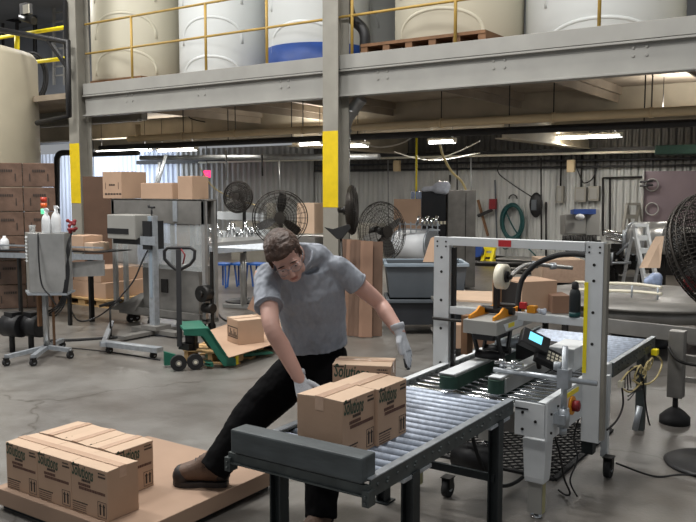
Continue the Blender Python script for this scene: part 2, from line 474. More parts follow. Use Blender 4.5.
# beige tank at the left, dark guard frame, upper-left clutter
tg = thing('storage_tank', 'big beige tank behind the wrapped cartons at the left edge', 'tank', (-12.9, 8.35, 0))
tc_ = atD(37-1.3*800/14.8, 188, 14.8)
b = MB(); b.lathe((tc_.x, tc_.y, 0), [(1.28,0),(1.3,.04),(1.3,4.1),(1.24,4.2),(.6,4.38),(.1,4.41)], 48); b.build('shell', 'tank_beige', tg)
tg_lid = MB().cyl((tc_.x,tc_.y,4.40),(tc_.x,tc_.y,4.48),.25).build('lid', 'tank_beige', tg)
def onp(px, py, y): return atY(px, py, y)
gf = thing('pipe_guard', 'black pipe guard frame above the beige tank', 'frame', onp(68,115,8.7))
b = MB()
pl = [onp(-12,28,8.7), onp(0,30,8.7), onp(68,42,8.7), onp(69,116,8.7), onp(37,123,8.7)]
b.tube(pl, .05, 8); b.bar(onp(48,40,8.7), onp(68,68,8.7), .06); b.bar(onp(65,0,8.8), onp(68,110,8.8), .05)
b.build('frame', 'black', gf)
yr = thing('guard_railing', 'bright yellow pipe railing in the upper left corner', 'railing', onp(20,52,12))
b = MB(); b.cyl(onp(-15,40,12), onp(74,26,12), .045); b.cyl(onp(30,62.5,12), onp(70,58,12), .045); b.cyl(onp(17,34,12), onp(17,55,12), .06); b.build('rail', 'yellow_bright', yr)
b = MB()
for px in (3,): b.cyl(onp(px,-10,17), onp(px,52,17), .05)
b.cyl(onp(17,-10,16.9), onp(17,52,16.9), .06); b.cyl(onp(35,-10,16.9), onp(35,60,16.9), .07)
b.cyl(onp(-5,10,17), onp(22,15,17), .05); b.cyl(onp(-5,17,16.8), onp(20,22,16.8), .05)
tag(b.build('conduit_pipes', 'dark_metal'), 'dark vertical conduit pipes on the wall in the upper left corner', 'pipe')
ld = thing('wall_ladder', 'grey fixed ladder on the wall left of the left column', 'ladder', onp(60,60,16.5))
b = MB(); b.bar(onp(54,-10,16.5), onp(54,85,16.5), .07); b.bar(onp(64.5,-10,16.5), onp(64.5,85,16.5), .07); b.build('side_rail', 'grey_paint', ld)
for i in range(9): MB().cyl(onp(54,4+i*9,16.5), onp(64.5,3+i*9,16.5), .03).build('rung', 'grey_paint', ld)
fd = thing('flood_light', 'boxy flood light hanging in the upper left corner', 'lamp', onp(26,14,11.5))
b = MB(); b.cb(onp(26,9,11.6), (.26,.16,.24)); b.build('housing', 'dark_metal', fd)
MB().cb(onp(26,9,11.5), (.22,.02,.2)).build('lens', 'tank_cream', fd)
MB().cyl(onp(29,-10,11.6), onp(29,0,11.6), .02).cyl(onp(22,17,11.6), onp(34,21,11.6), .09).build('bracket', 'dark_metal', fd)
b = MB()
for r_ in (.62, .56, .5): b.tube(arc(onp(32,78,12.4), r_, 0, 2*PI, 24, (1,0,0), (0,0,1))[:-1], .03, 6, True)
tag(b.build('coiled_hose', 'black_rubber'), 'coil of black hose hung behind the beige tank', 'hose')

# pipes and conduits under the mezzanine
def pipe(name, p, q, r, m, lab, cat='pipe'):
    o = MB().cyl(p, q, r, 12).build(name, m); return tag(o, lab, cat)
tp = thing('pipe', 'long tan pipe running below the mezzanine beam', 'pipe', (-6,10.0,2.64))
MB().cyl((-11.6,10.02,2.645), (6,10.02,2.645), .055, 14).build('tube', 'pipe_tan', tp)
for x in (-10.2,-9.0,-7.6,-5.2,-3.6,-2.4):
    MB().cyl((x-.02,10.02,2.645),(x+.02,10.02,2.645),.066).build('clamp', 'pipe_tan', tp)
    MB().cyl((x,10.02,2.69),(x,10.02,3.32),.008,6).build('hanger', 'dark_metal', tp)
MB().tube([(-11.35,10.02,2.66),(-11.35,10.02,2.9)], .05, 10).build('riser', 'pipe_tan', tp)
bp = thing('pipe', 'black pipe running below the tan pipe', 'pipe', (-6,10.5,2.54))
MB().cyl((-13,10.5,2.54), (6,10.5,2.54), .05, 12).build('tube', 'black', bp)
for x in (-9.6,-8.2,-6.9,-4.4,-2.6): MB().cyl((x,10.5,2.58),(x,10.5,3.32),.008,6).build('hanger', 'dark_metal', bp)
pipe('pipe', (-13.3,10.5,2.42), (-11.9,10.5,2.42), .05, 'black', 'short black pipe beside the left column')
b = MB().tube(spline([atY(57,240,10.4), atY(57,170,10.4), atY(57.5,157,10.4), atY(62,153,10.4), atY(75,153,10.4)], 5), .06, 10)
tag(b.build('pipe', 'black'), 'bent black pipe rising between the wrapped cartons and the left column', 'pipe')
pipe('conduit', (-17,17.3,2.5), (4,17.3,2.5), .028, 'cream', 'thin pale conduit across the rear wall', 'conduit')
pipe('conduit', (-13,17.7,2.36), (4,17.7,2.36), .025, 'black', 'upper thin black conduit across the rear wall', 'conduit')
pipe('conduit', (-13,17.7,2.22), (4,17.7,2.22), .02, 'black', 'lower thin black conduit across the rear wall', 'conduit')
pipe('pipe', (-16,14.2,2.52), (-8.8,14.2,2.40), .06, 'duct', 'grey pipe sloping under the mezzanine above the packing machine')
# duct beside the middle column
du = thing('downpipe', 'grey metal downpipe with elbow beside the middle column', 'duct', atY(345,235,BY+.25))
cc = BY+.2
b = MB().tube(spline([atY(344,240,cc), atY(344,180,cc), atY(344,140,cc), atY(346,122,cc), atY(353,110,cc), atY(362,98,cc)], 6), .085, 14); b.build('tube', 'duct', du)
for q in ((344,146),(345,131),(352,112)):
    p = atY(q[0],q[1],cc); MB().lathe(p-Vector((0,0,.02)), [(.093,0),(.093,.04)], 16).build('joint', 'duct', du)
dp = thing('drain_pipe', 'black elbow drain pipe between the tanks above the middle column', 'pipe', atY(364,52,BY+.3))
b = MB().tube(spline([atY(347,-20,cc), atY(348,5,cc), atY(352,18,cc), atY(362,28,cc), atY(365,36,cc), atY(365,45,cc), atY(365,52,cc)], 6), .075, 12); b.build('tube', 'black', dp)
p = atY(365,40,cc); MB().cyl(p, p-Vector((0,0,.2)), .07).build('collar', 'pipe_tan', dp)
MB().cyl(atY(365,42,cc), (atY(365,42,cc).x, cc, 3.42), .06).build('lower_tube', 'pipe_tan', dp)

# fluorescent fixtures
def fixture(p, q, lab, r=.03, power=30):
    p = Vector(p); q = Vector(q); c = (p+q)/2; L_ = (q-p).length
    ang = math.atan2(q.y-p.y, q.x-p.x)
    t = thing('ceiling_light', lab, 'lamp', c, ang)
    MB().cb((0,0,.05), (L_,.14,.04)).build('housing', 'lamp_case', t, local=True)
    MB().cyl((-L_/2,0,0),(L_/2,0,0),r,10).build('tube', 'lamp_tube', t, local=True)
    for s_ in (-1,1):
        MB().cb((s_*L_/2*.98,0,.02), (.03,.12,.08)).build('end_cap', 'lamp_case', t, local=True)
        MB().cyl((s_*L_/2*.8,0,.07),(s_*L_/2*.8,0,3.3-c.z if c.z < 3.25 else .1),.006,6).build('hanger', 'dark_metal', t, local=True)
    ld_ = bpy.data.lights.new('tube_light', 'AREA'); ld_.shape = 'RECTANGLE'; ld_.size = L_; ld_.size_y = .1; ld_.energy = power
    ld_.color = (1,.97,.92)
    lo = bpy.data.objects.new('tube_light', ld_); col.objects.link(lo); lo.parent = t; lo.location = (0,0,-.05)
    l2 = ld_.copy(); l2.energy = power*.7; lo = bpy.data.objects.new('tube_light', l2); col.objects.link(lo); lo.parent = t; lo.location = (0,0,.09); lo.rotation_euler = (PI,0,0)
    return t
def fix2(px0, px1, py, z, lab, **k):
    c = atZ((px0+px1)/2, py, z); w = atY(px1, py, c.y).x-atY(px0, py, c.y).x
    fixture((c.x-w/2, c.y, z), (c.x+w/2, c.y, z), lab, **k)
fix2(556, 621, 137, 2.75, 'long lit fluorescent tube hanging right of centre above the machine frame')
fix2(656, 720, 112, 2.80, 'lit fluorescent tube at the right edge, below the mezzanine beam')
fix2(429, 455, 142, 2.62, 'short lit tube above the dark-fronted steel cabinet')
fix2(335, 368, 146, 2.6, 'lit tube just right of the middle column')
fix2(158, 196, 150, 2.6, 'bright lit tube above the large carton at the left')
fix2(300, 322, 144, 2.6, 'added lit tube for the glow on a joist just left of the middle column')  # bright glow on a joist, shaped here as an added tube
fix2(96, 150, 151, 2.62, 'lit tube beside the left column')

# exit sign
ex = thing('exit_sign', 'glowing red EXIT sign on the rear wall', 'sign', atY(207,174,16.5))
p = atY(207,174,16.5)
MB().cb(p, (.22,.06,.2)).build('box', 'exit_red', ex)
vs, fs = text_mb('EXIT', .09)
w = width_of(vs); b = MB(); b.add([Vector((p.x-w/2+v.x, p.y-.034-v.z, p.z-.03+v.y)) for v in vs], fs); b.build('lettering', 'white_plastic', ex)
MB().cyl((p.x,p.y,p.z+.1),(p.x,p.y,3.0),.01).build('hanger','dark_metal',ex)
# ------------------------------------------------------------ foreground: roller conveyor
CZ = .63
cv = thing('roller_conveyor', 'gravity roller conveyor with dark side rails carrying the cartons', 'conveyor', (-1.93, 3.2, 0))
def rail(x, y0, y1, z1, h, s, mt, par, nm='side_rail'):
    b = MB(); b.box(x-.004, x+.004, y0, y1, z1-h, z1)
    b.box(min(x, x+s*.035), max(x, x+s*.035), y0, y1, z1-.006, z1); b.box(min(x, x+s*.035), max(x, x+s*.035), y0, y1, z1-h, z1-h+.006)
    y = y0+.05
    while y < y1:
        b.cyl((x-.010, y, z1-.03), (x+.010, y, z1-.03), .008, 6); y += .075
    y = y0+.12
    while y < y1:
        b.cyl((x-.012, y, z1-h+.03), (x+.012, y, z1-h+.03), .007, 6); y += .22
    return b.build(nm, mt, par)
rail(-1.585, 2.50, 3.90, CZ+.012, .072, -1, 'rail_dark', cv)
rail(-2.285, 2.50, 3.90, CZ+.012, .072, 1, 'rail_dark', cv)
for x in (-1.585, -2.285):
    s_ = -1 if x > -2 else 1
    MB().box(min(x-s_*.006,x+s_*.03), max(x-s_*.006,x+s_*.03), 2.50, 3.90, CZ+.012, CZ+.017).build('rail_lip', 'galv', cv)
b = MB().box(-2.29, -1.58, 2.478, 2.50, CZ-.045, CZ-.005); b.box(-2.29,-1.58,2.468,2.5,CZ-.05,CZ-.044); b.build('end_channel', 'rail_dark', cv)
for x in (-2.285, -1.585):
    MB().cb((x, 2.49, CZ-.055), (.03, .05, .06)).cyl((x,2.458,CZ-.045),(x,2.465,CZ-.045),.006,6).cyl((x,2.458,CZ-.07),(x,2.465,CZ-.07),.006,6).build('corner_bracket', 'rail_dark', cv)
ry = 2.60
while ry < 3.89:
    b = MB().cyl((-2.262, ry, CZ-.018), (-1.612, ry, CZ-.018), .0178, 14); b.cyl((-2.285,ry,CZ-.020),(-1.585,ry,CZ-.020),.006,6)
    b.build('roller', 'roller', cv); ry += .0755
for x, y in ((-1.60,2.84),(-2.11,2.60),(-1.60,3.72),(-2.27,3.72)):
    b = MB().bar((x-.025,y,0),(x-.025,y,CZ-.055),.008,.06).bar((x+.025,y,0),(x+.025,y,CZ-.055),.008,.06).box(x-.028,x+.028,y-.003,y+.003,0,CZ-.07)
    b.box(x-.05,x+.05,y-.05,y+.05,0,.008)
    b.build('leg', 'leg_dark', cv)
MB().box(-2.27,-1.6,3.71,3.73,.25,.29).build('cross_brace', 'leg_dark', cv)
MB().box(-1.605,-1.575,2.74,2.98,CZ-.075,CZ-.061).build('leg_bracket', 'galv', cv)
MB().box(-1.605,-1.575,3.6,3.84,CZ-.075,CZ-.061).build('leg_bracket', 'galv', cv)
# end stop beam
bl = MB().box(-2.262, -1.597, 2.462, 2.562, CZ+.002, CZ+.105).build('end_stop_beam', 'wood_charcoal', bevel=.008)
tag(bl, 'charcoal painted wooden stop beam across the near end of the conveyor', 'beam')
b = MB()
for (y, z, x) in ((2.458, CZ+.06, -2.1),(2.458, CZ+.06,-1.75)): pass

# ------------------------------------------------------------ cartons
def mark_meshes():
    logo = MB()
    vs, fs = text_mb('Solutions', .075, shear=.25, bold=.0012)
    w = width_of(vs); x0 = min(v.x for v in vs)
    k = .155/w
    logo.add([Vector(((v.x-x0)*k+.004+(.0), -.0012, .255-.062+v.y*1.0)) for v in vs], fs)
    return logo
LOGO = None
def carton(lab, loc, rz, W=.26, Dp=.22, Hh=.255, group=None, marks=True):
    global LOGO
    t = thing('carton', lab, 'carton', loc, rz, group)
    b = MB(); b.box(-W/2, W/2, -Dp/2, Dp/2, 0, Hh-.006)
    b.build('body', 'cardboard', t, bevel=.003, local=True)
    for s_ in (-1, 1):
        f = MB(); y0, y1 = (-Dp/2, -.002) if s_ < 0 else (.002, Dp/2)
        lift = .0005+random.random()*.0025
        vs = [(-W/2, y0, Hh-.006), (W/2, y0, Hh-.006), (W/2, y1, Hh-.006), (-W/2, y1, Hh-.006)]
        z = [Hh-.003, Hh-.003, Hh+lift, Hh+lift] if s_ < 0 else [Hh+lift, Hh+lift, Hh-.003, Hh-.003]
        f.add([Vector(v) for v in vs]+[Vector((v[0], v[1], zz)) for v, zz in zip(vs, z)], [(3,2,1,0),(4,5,6,7),(0,1,5,4),(1,2,6,5),(2,3,7,6),(3,0,4,7)])
        f.build('flap', 'cardboard_light', t, local=True)
    tp_ = MB().box(-W/2-.001, W/2+.001, -.022, .022, Hh+.0015, Hh+.0042); tp_.box(-W/2-.0015, -W/2, -.022, .022, Hh-.055, Hh+.004); tp_.box(W/2, W/2+.0015, -.022, .022, Hh-.055, Hh+.004)
    tp_.build('tape_strip', 'tape', t, local=True)
    if marks:
        y = -Dp/2-.0012
        x0 = -W/2
        vs, fs = text_mb('Solutions', .07, shear=.2, bold=.0015)
        w = width_of(vs); m0 = min(v.x for v in vs); k = W*.60/w
        b = MB(); b.add([Vector((x0+.008+(v.x-m0)*k, y+(v.z)*.2, Hh*.735+v.y*1.3-((v.x-m0)/w-.5)*.012)) for v in vs], fs)
        b.build('logo', 'ink_green', t, local=True)
        b = MB()
        b.box(x0+.006, x0+.058, y, y+.001, Hh*.935, Hh*.965)
        # small unreadable print: rows of short dashes
        def row(a, z, w_, h):
            x = a
            while x < a+w_:
                q = .003+random.random()*.010; b.box(x, min(x+q, a+w_), y, y+.001, z, z+h); x += q+.0025
        row(x0+W*.30, Hh*.66, W*.24, .012)
        b.build('print', 'ink_dark', t, local=True)
        b = MB(); row(x0+W*.20, Hh*.565, W*.34, .014); row(x0+W*.22, Hh*.49, W*.72, .014)
        b.build('print', 'ink_red', t, local=True)
        b = MB(); row(x0+W*.76, Hh*.90, W*.18, .007); row(x0+W*.76, Hh*.83, W*.2, .009)
        row(x0+.008, Hh*.20, W*.42, .006)
        for i in range(4): row(x0+.008, Hh*.155-i*.011, W*.38, .003)
        b.build('print', 'ink_dark', t, local=True)
        b = MB(); ax0, ax1, az0, az1 = x0+W*.73, x0+W*.965, Hh*.05, Hh*.36
        th = .0022
        b.box(ax0, ax1, y, y+.001, az0, az0+th).box(ax0, ax1, y, y+.001, az1-th, az1).box(ax0, ax0+th, y, y+.001, az0, az1).box(ax1-th, ax1, y, y+.001, az0, az1)
        for fx in (.3, .7):
            cx = ax0+(ax1-ax0)*fx; b.box(cx-.0055, cx+.0055, y, y+.001, az0+.012, az1-.022)
            b.prism([(cx-.011, y, az1-.024), (cx+.011, y, az1-.024), (cx, y, az1-.008)], (0,.001,0))
        b.build('arrow_mark', 'ink_dark', t, local=True)
    return t
PZ = .125
G1 = 'product cartons on the floor slab of cardboard'
xs = [-3.912+.278*(i+.5) for i in range(3)]
nm = ['left', 'middle', 'right']
dy = (.0, .0, .0)
for i, x in enumerate(xs):
    carton('brown printed carton on the floor cardboard, %s one of the front row' % nm[i], (x, 2.57+dy[i], PZ), 0, W=.275, Dp=.195, group=G1)
bx = [-3.925+.219*(i+.5) for i in range(3)]
for i, x in enumerate(bx):
    carton('brown printed carton on the floor cardboard, %s one of the back row' % nm[i], (x+.012*(i==0), 2.81, PZ), PI/2, W=.262, Dp=.214, group=G1)
G2 = 'product cartons on the roller conveyor'
CR = CZ+.0002
carton('brown printed carton on the conveyor, nearest the charcoal stop beam', (-1.92, 2.757, CR), PI/2, W=.246, Dp=.235, group=G2)
carton('brown printed carton on the conveyor, touching the one nearest the stop beam', (-1.905, 3.006, CR), PI/2, W=.246, Dp=.235, group=G2)
# the third, turned, at the worker's hands
A_ = atZ(332.4,363.7,CR+.255); B_ = atZ(391,366,CR+.255); dd = (B_-A_); ang = math.atan2(dd.y, dd.x)
W3 = dd.xy.length; nrm = Vector((-math.sin(ang), math.cos(ang), 0)); c3 = (A_+B_)/2+nrm*.10
carton('brown printed carton turned askew on the conveyor in front of the worker', (c3.x, c3.y, CR), ang, W=W3, Dp=.2, group=G2)

# slab of cardboard on a low pallet under the floor cartons
ps = thing('cardboard_slab', 'low cardboard covered slab on the floor under the six cartons', 'pallet', (-3.43, 2.98, 0))
MB().box(-3.975, -2.885, 2.435, 3.53, .034, PZ-.001).build('slab', 'slab_card', ps, bevel=.004)
for y in (2.47, 2.95, 3.42): MB().box(-3.95, -2.93, y, y+.09, 0, .034).build('runner', 'leg_dark', ps)

# ------------------------------------------------------------ case sealer
cs = thing('case_sealer', 'white case sealing machine with tall gate frame straddling the conveyor', 'machine', (-1.85, 4.5, 0))
SX0, SX1, SY0, SY1 = -2.30, -1.40, 3.905, 5.06
b = MB(); b.box(SX1-.012, SX1, SY0, SY1, CZ-.19, CZ+.02); b.box(SX1-.05, SX1, SY0, SY1, CZ+.014, CZ+.02)
b.build('side_panel', 'white_paint', cs, bevel=.003)
b = MB(); b.box(SX0, SX0+.012, SY0, SY1, CZ-.19, CZ+.02); b.box(SX0, SX0+.05, SY0, SY1, CZ+.014, CZ+.02)
b.build('side_panel', 'white_paint', cs, bevel=.003)
b = MB(); b.box(-1.575, SX1-.013, SY0-.004, SY0+.008, CZ-.17, CZ+.01); b.build('front_plate', 'white_paint', cs, bevel=.002)
MB().box(SX0, -1.58, SY0+.02, SY0+.03, CZ-.17, CZ-.06).build('front_skirt', 'steel_dull', cs)
b = MB()
for x, z in ((-1.53, CZ-.045),(-1.46,CZ-.085),(-1.53,CZ-.135)): b.cyl((x, SY0-.010, z), (x, SY0-.003, z), .008, 8)
for y, z in ((3.96, CZ-.05),(3.96,CZ-.15),(4.06,CZ-.03),(4.9,CZ-.05),(4.9,CZ-.15)): b.cyl((SX1, y, z), (SX1+.008, y, z), .007, 8)
b.build('bolts', 'dark_metal', cs)
MB().box(-1.57,-1.50,SY0-.008,SY0-.004,CZ-.03,CZ-.022).build('slot', 'black', cs)
ry = SY0+.03
while ry < SY1:
    b = MB().cyl((SX0+.03, ry, CZ-.019), (SX1-.03, ry, CZ-.019), .017, 12); b.build('roller', 'chrome', cs); ry += .082
# legs
def sealer_leg(x, y):
    b = MB(); t0, t1 = CZ-.19, .20
    vs = []
    for z, hx, hy in ((t0,.065,.055),(t1+.03,.055,.05),(t1,.052,.045)):
        vs += [Vector((x+i*hx, y+j*hy, z)) for i,j in ((-1,-1),(1,-1),(1,1),(-1,1))]
    fs = [(3,2,1,0),(8,9,10,11)]
    for k in (0,4): fs += [(k+i, k+(i+1)%4, k+4+(i+1)%4, k+4+i) for i in range(4)]
    b.add(vs, fs); lg = b.build('leg', 'white_paint', cs, bevel=.005)
    MB().box(x-.038,x+.038,y-.032,y+.032,.03,.22).build('inner_leg', 'grey_paint', lg)
    MB().box(x+.0385,x+.041,y-.02,y+.02,.03,.2).build('height_scale', 'ink_pale', lg)
    MB().cyl((x,y,0),(x,y,.012),.03).cyl((x,y,.01),(x,y,.04),.012).build('foot', 'chrome', lg)
for x, y in ((-1.478, 3.99),(-2.22,3.99),(-2.22,4.98)): sealer_leg(x, y)
lg = MB().box(-1.50,-1.43,4.80,4.87,.12,CZ-.18).build('leg', 'leg_dark', cs)
MB().box(-1.40,-1.36,4.86,4.90,.10,CZ-.02).build('leg', 'white_paint', cs)
def caster(x, y, r, par, z=0):
    c = MB().cyl((x-.018,y,r),(x+.018,y,r),r,16); o = c.build('caster', 'black_rubber', par)
    MB().bar((x-.024,y,r),(x-.024,y,r*2.3),.004,r).bar((x+.024,y,r),(x+.024,y,r*2.3),.004,r).box(x-.03,x+.03,y-r*.7,y+r*.7,r*2.25,r*2.35).build('fork', 'dark_metal', o)
    MB().cyl((x-.022,y,r),(x+.022,y,r),r*.35,10).build('hub', 'galv', o)
    return o
caster(-1.33, 4.80, .055, cs)
caster(-2.0, 3.98, .05, cs)
b = MB().cyl((-1.95,3.98,.26),(-1.7,3.98,.26),.075,18); b.build('motor', 'black', cs)
# gate frame
GY = 4.475
def post(x0, x1, z0, z1):
    b = MB(); b.box(x0, x1, GY-.0, GY+.008, z0, z1); b.box(x0, x0+.006, GY, GY+.05, z0, z1); b.box(x1-.006, x1, GY, GY+.05, z0, z1)
    p = b.build('gate_post', 'white_paint', cs, bevel=.003)
    h = MB()
    z = z1-.05
    xm = (x0+x1)/2
    for zz in (z1-.13, z1-.22, z1-.40, z1-.58, z1-.80): h.cyl((xm, GY-.002, zz), (xm, GY+.001, zz), .009, 10)
    for s_ in (-1,1): h.cyl((xm+s_*.03, GY-.003, z1-.03), (xm+s_*.03, GY, z1-.03), .006, 8).cyl((xm+s_*.03, GY-.003, z1-.06), (xm+s_*.03, GY, z1-.06), .006, 8)
    h.build('bolt_holes', 'dark_metal', p)
    return p
post(-2.365, -2.255, .45, 1.447); pr = post(-1.405, -1.30, .30, 1.45)
MB().box(-1.404, -1.382, GY-.004, GY-.001, .70, 1.22).build('warning_strip', 'yellow_bright', cs)
MB().box(-1.299,-1.280,GY+.0,GY+.05,.32,1.44).build('post_flange', 'grey_paint_old', cs)
MB().box(-2.25,-2.228,GY+.02,GY+.05,.62,1.38).build('inner_channel', 'dark_metal', cs)
cbm = MB().box(-2.255, -1.405, GY-.01, GY+.05, 1.395, 1.447).build('crossbar', 'white_paint', cs, bevel=.003)
MB().box(-1.925, -1.845, GY-.014, GY-.010, 1.402, 1.44).build('red_label', 'red', cs)
MB().box(-2.25, -1.405, GY+.0, GY+.05, .965, 1.012).build('crossbar', 'white_paint', cs, bevel=.003)
MB().cyl((-2.36,GY-.02,.93),(-1.95,GY-.02,.93),.010,10).build('guide_rod', 'dark_metal', cs)
# belt drives
def belt(x0, x1, y0, y1, z0, z1):
    t = MB(); n = 10; r = (x1-x0)/2; cx = (x0+x1)/2
    pts = [Vector((cx+r*math.cos(PI+PI*i/n), y0+r+r*math.sin(PI+PI*i/n), z0)) for i in range(n+1)]+[Vector((x1,y1,z0)), Vector((x0,y1,z0))]
    t.prism(pts, (0,0,z1-z0-.012)); o = t.build('side_belt', 'green_belt', cs)
    MB().box(x0+.004, x1-.004, y0+.03, y1, z1-.012, z1).build('belt_cover', 'steel', cs)
    MB().box(x0+.01, x1-.01, y0+.02, y1, z1, z1+.004).build('cover_lip', 'white_paint', cs)
    MB().cyl((cx,y0+r,z0-.01),(cx,y0+r,z0+.0),r*.8).build('pulley', 'chrome', cs)
belt(-2.015, -1.905, 3.85, 4.95, .655, .735)
belt(-1.745, -1.655, 3.90, 4.62, .655, .74)
MB().box(-1.655,-1.648,3.95,4.62,.655,.735).build('belt_guard', 'steel', cs)
# tape head on the gate
th_ = thing('tape_head', 'grey tape applicator with orange brackets and a tape roll in the gate frame', 'machine part', (-1.95, 4.4, .85)); del th_['category']; del th_['label']
th_.parent = cs; th_.location = Vector((-1.95,4.4,.85))-cs.location+Vector((0,0,.07))
TO = Vector((-1.95,4.4,.85))
def tl(b): b.v = [v-TO for v in b.v]; return b
tl(MB().box(-2.01,-1.80,4.17,4.72,.845,.925)).build('housing', 'grey_paint', th_, bevel=.004, local=True)
tl(MB().prism([(-1.799,4.26,.90),(-1.799,4.58,.90),(-1.799,4.55,.855),(-1.799,4.30,.855)], (.002,0,0))).build('logo_plate', 'white_paint', th_, local=True)
tl(MB().box(-1.7985,-1.796,4.33,4.42,.87,.895)).build('warning_label','yellow_bright',th_, local=True)
for x in (-1.99,-1.84):
    tl(MB().prism([(x,4.20,.925),(x,4.66,.925),(x,4.66,.955),(x,4.60,.985),(x,4.54,.965),(x,4.40,.965),(x,4.34,.985),(x,4.29,.96),(x,4.20,.945)], (.012,0,0))).build('bracket', 'orange', th_, local=True)
tl(MB().cyl((-2.0,4.42,.955),(-1.8,4.42,.955),.022)).build('roller', 'dark_metal', th_, local=True)
tl(MB().cyl((-2.0,4.60,.96),(-1.75,4.60,.96),.016)).build('roller', 'dark_metal', th_, local=True)
tl(MB().box(-1.925,-1.897,4.40,4.44,.94,1.17)).build('arm', 'dark_metal', th_, local=True)
tr = MB(); c = Vector((-1.895,4.40,1.16))-TO
tr.lathe(c, [(.034,0),(.075,0),(.075,.05),(.034,.05),(.034,0)], 28, (1,0,-.0)); o = tr.build('tape_roll', 'cream', th_, local=True)
MB().cyl(c-Vector((.01,0,0)), c+Vector((.062,0,0)), .033, 16).cyl(c+Vector((.06,0,0)), c+Vector((.085,0,0)), .014, 10).build('core', 'dark_metal', o, local=True)
b = MB()
for x in (-1.98,-1.83): b.bar((x,4.24,.85),(x,4.32,.70),.012,.03).bar((x,4.45,.85),(x,4.40,.72),.012,.03)
b.cyl((-1.99,4.32,.70),(-1.82,4.32,.70),.026).cyl((-1.99,4.42,.72),(-1.82,4.42,.72),.022).box(-1.97,-1.85,4.24,4.5,.80,.845); tl(b).build('lower_mechanism', 'black', th_, local=True)
tl(MB().box(-2.06,-2.02,4.25,4.33,.70,.93)).build('guard', 'wood_brown', th_, local=True)
# black hose arching over
hs = MB().tube(spline([atY(519,315,GY+.08), atY(518,300,GY+.1), atY(522,280,GY+.15), atY(535,265,GY+.2), atY(555,256,GY+.2), atY(575,254,GY+.15), atY(592,256,GY+.1)],6), .017, 10)
tag(hs.build('air_hose', 'black_rubber'), 'thick black air hose arching between tape head and right gate post', 'hose')
MB().cb((-1.72,GY+.03,1.035),(.05,.05,.04)).build('fitting','orange',cs)
MB().cb((-1.785,GY+.05,1.05),(.04,.03,.035)).build('push_button','red',cs)
# motor blocks and mount around hmi
MB().box(-1.86,-1.66,4.60,4.80,.70,.80).build('drive_box', 'black', cs, bevel=.006)
MB().box(-1.66,-1.50,4.62,4.92,.66,.80).build('gear_box', 'white_paint', cs, bevel=.006)
MB().cyl((-2.0,4.62,.79),(-1.84,4.66,.79),.035).build('air_cylinder', 'galv', cs)
# crank knob and height column
b = MB().cyl((SX1,4.28,.555),(SX1+.012,4.28,.555),.052,20); b.build('selector_disc', 'orange', cs)
b = MB().cyl((SX1+.01,4.28,.555),(SX1+.045,4.28,.555),.032,6).cyl((SX1+.03,4.28,.555),(SX1+.05,4.28,.555),.018,8); b.build('selector_knob', 'red_dark', cs)
MB().box(SX1,SX1+.003,4.18,4.40,.61,.635).build('label_plate', 'yellow_bright', cs)
MB().cyl((SX1+.04,4.04,.48),(SX1+.04,4.04,.93),.016,12).build('upright_rod', 'galv', cs)
MB().cyl((SX1+.04,4.04,.50),(SX1+.04,4.04,.60),.030,10).box(SX1,SX1+.06,4.0,4.08,.52,.57).cyl((SX1+.04,4.04,.46),(SX1+.04,4.04,.50),.02).build('rod_clamp', 'galv', cs)
MB().cyl((-1.74,4.0,.765),(-1.20,4.08,.745),.015,12).build('cross_rod', 'galv', cs)
MB().cb((SX1+.04,4.04,.76),(.06,.06,.10)).cyl((SX1+.0,4.04,.80),(SX1+.0,4.04,.84),.02).build('rod_clamp', 'galv', cs)
b = MB()
for x in (-1.70,-1.63): b.cyl((x,4.02,.78),(x,4.02,.825),.018,10)
b.cyl((-1.74,4.02,.80),(-1.58,4.02,.80),.014); b.build('clamp', 'chrome', cs)
# touch screen controller
hm = thing('controller', 'black angled touch screen controller with keypad on the case sealer', 'controller', atX(541,350,-1.6))
cH = atX(536,343,-1.62)
Rm = Matrix.Rotation(math.radians(34),3,'Z') @ Matrix.Rotation(math.radians(26),3,'Y') @ Matrix.Rotation(math.radians(-42),3,'X')
def hloc(v): return cH+Rm@Vector(v)
b = MB(); mm = Matrix.Translation(cH)@Rm.to_4x4(); b.box(-.095,.075,-.02,.03,-.045,.06, mm); b.build('body', 'black', hm, bevel=.005)
b = MB(); b.box(-.055,.025,-.022,-.02,-.012,.042, mm); b.build('screen', 'screen', hm)
c2 = cH+Rv*.075-Vector((0,0,.085)); mm2 = Matrix.Translation(c2)@Rm.to_4x4()
b = MB(); b.box(-.08,.10,-.02,.03,-.05,.05, mm2); b.build('keypad_body', 'black', hm, bevel=.005)
b = MB()
for i in range(4):
    for j in range(3): b.box(-.02+i*.024,-.004+i*.024,-.024,-.02,-.03+j*.022,-.016+j*.022, mm2)
b.build('keys', 'cream', hm)
MB().cyl(cH-Vector((0,0,.02)), (cH.x,cH.y+.06,.72), .014).build('mount', 'dark_metal', hm)
# spray can on the crossbar
sp = thing('spray_bottle', 'dark teal bottle with black cap standing on the lower gate crossbar', 'bottle', (-1.465,GY+.025,1.012))
c = Vector((-1.465,GY+.025,1.012))
MB().lathe(c, [(.028,0),(.032,.005),(.032,.13),(.026,.155),(.015,.165)], 20).build('body', 'leg_dark', sp)
MB().lathe(c, [(.0326,.0),(.0328,.03)], 20).build('label_band', 'teal_hose', sp)
MB().lathe(c+Vector((0,0,.16)), [(.018,0),(.021,.01),(.018,.04),(.006,.046)], 16).build('cap', 'black', sp)
b = MB()
for s_ in range(7): b.ball((-1.66+.012*math.cos(s_*2.3)+s_*.006-.02, GY+.02+.01*math.sin(s_*1.7), 1.03+.008*math.sin(s_*3)), .014)
tag(b.build('crumpled_wrap', 'bag_plastic', remesh=.006), 'crumpled white plastic scrap on the lower gate crossbar', 'plastic')
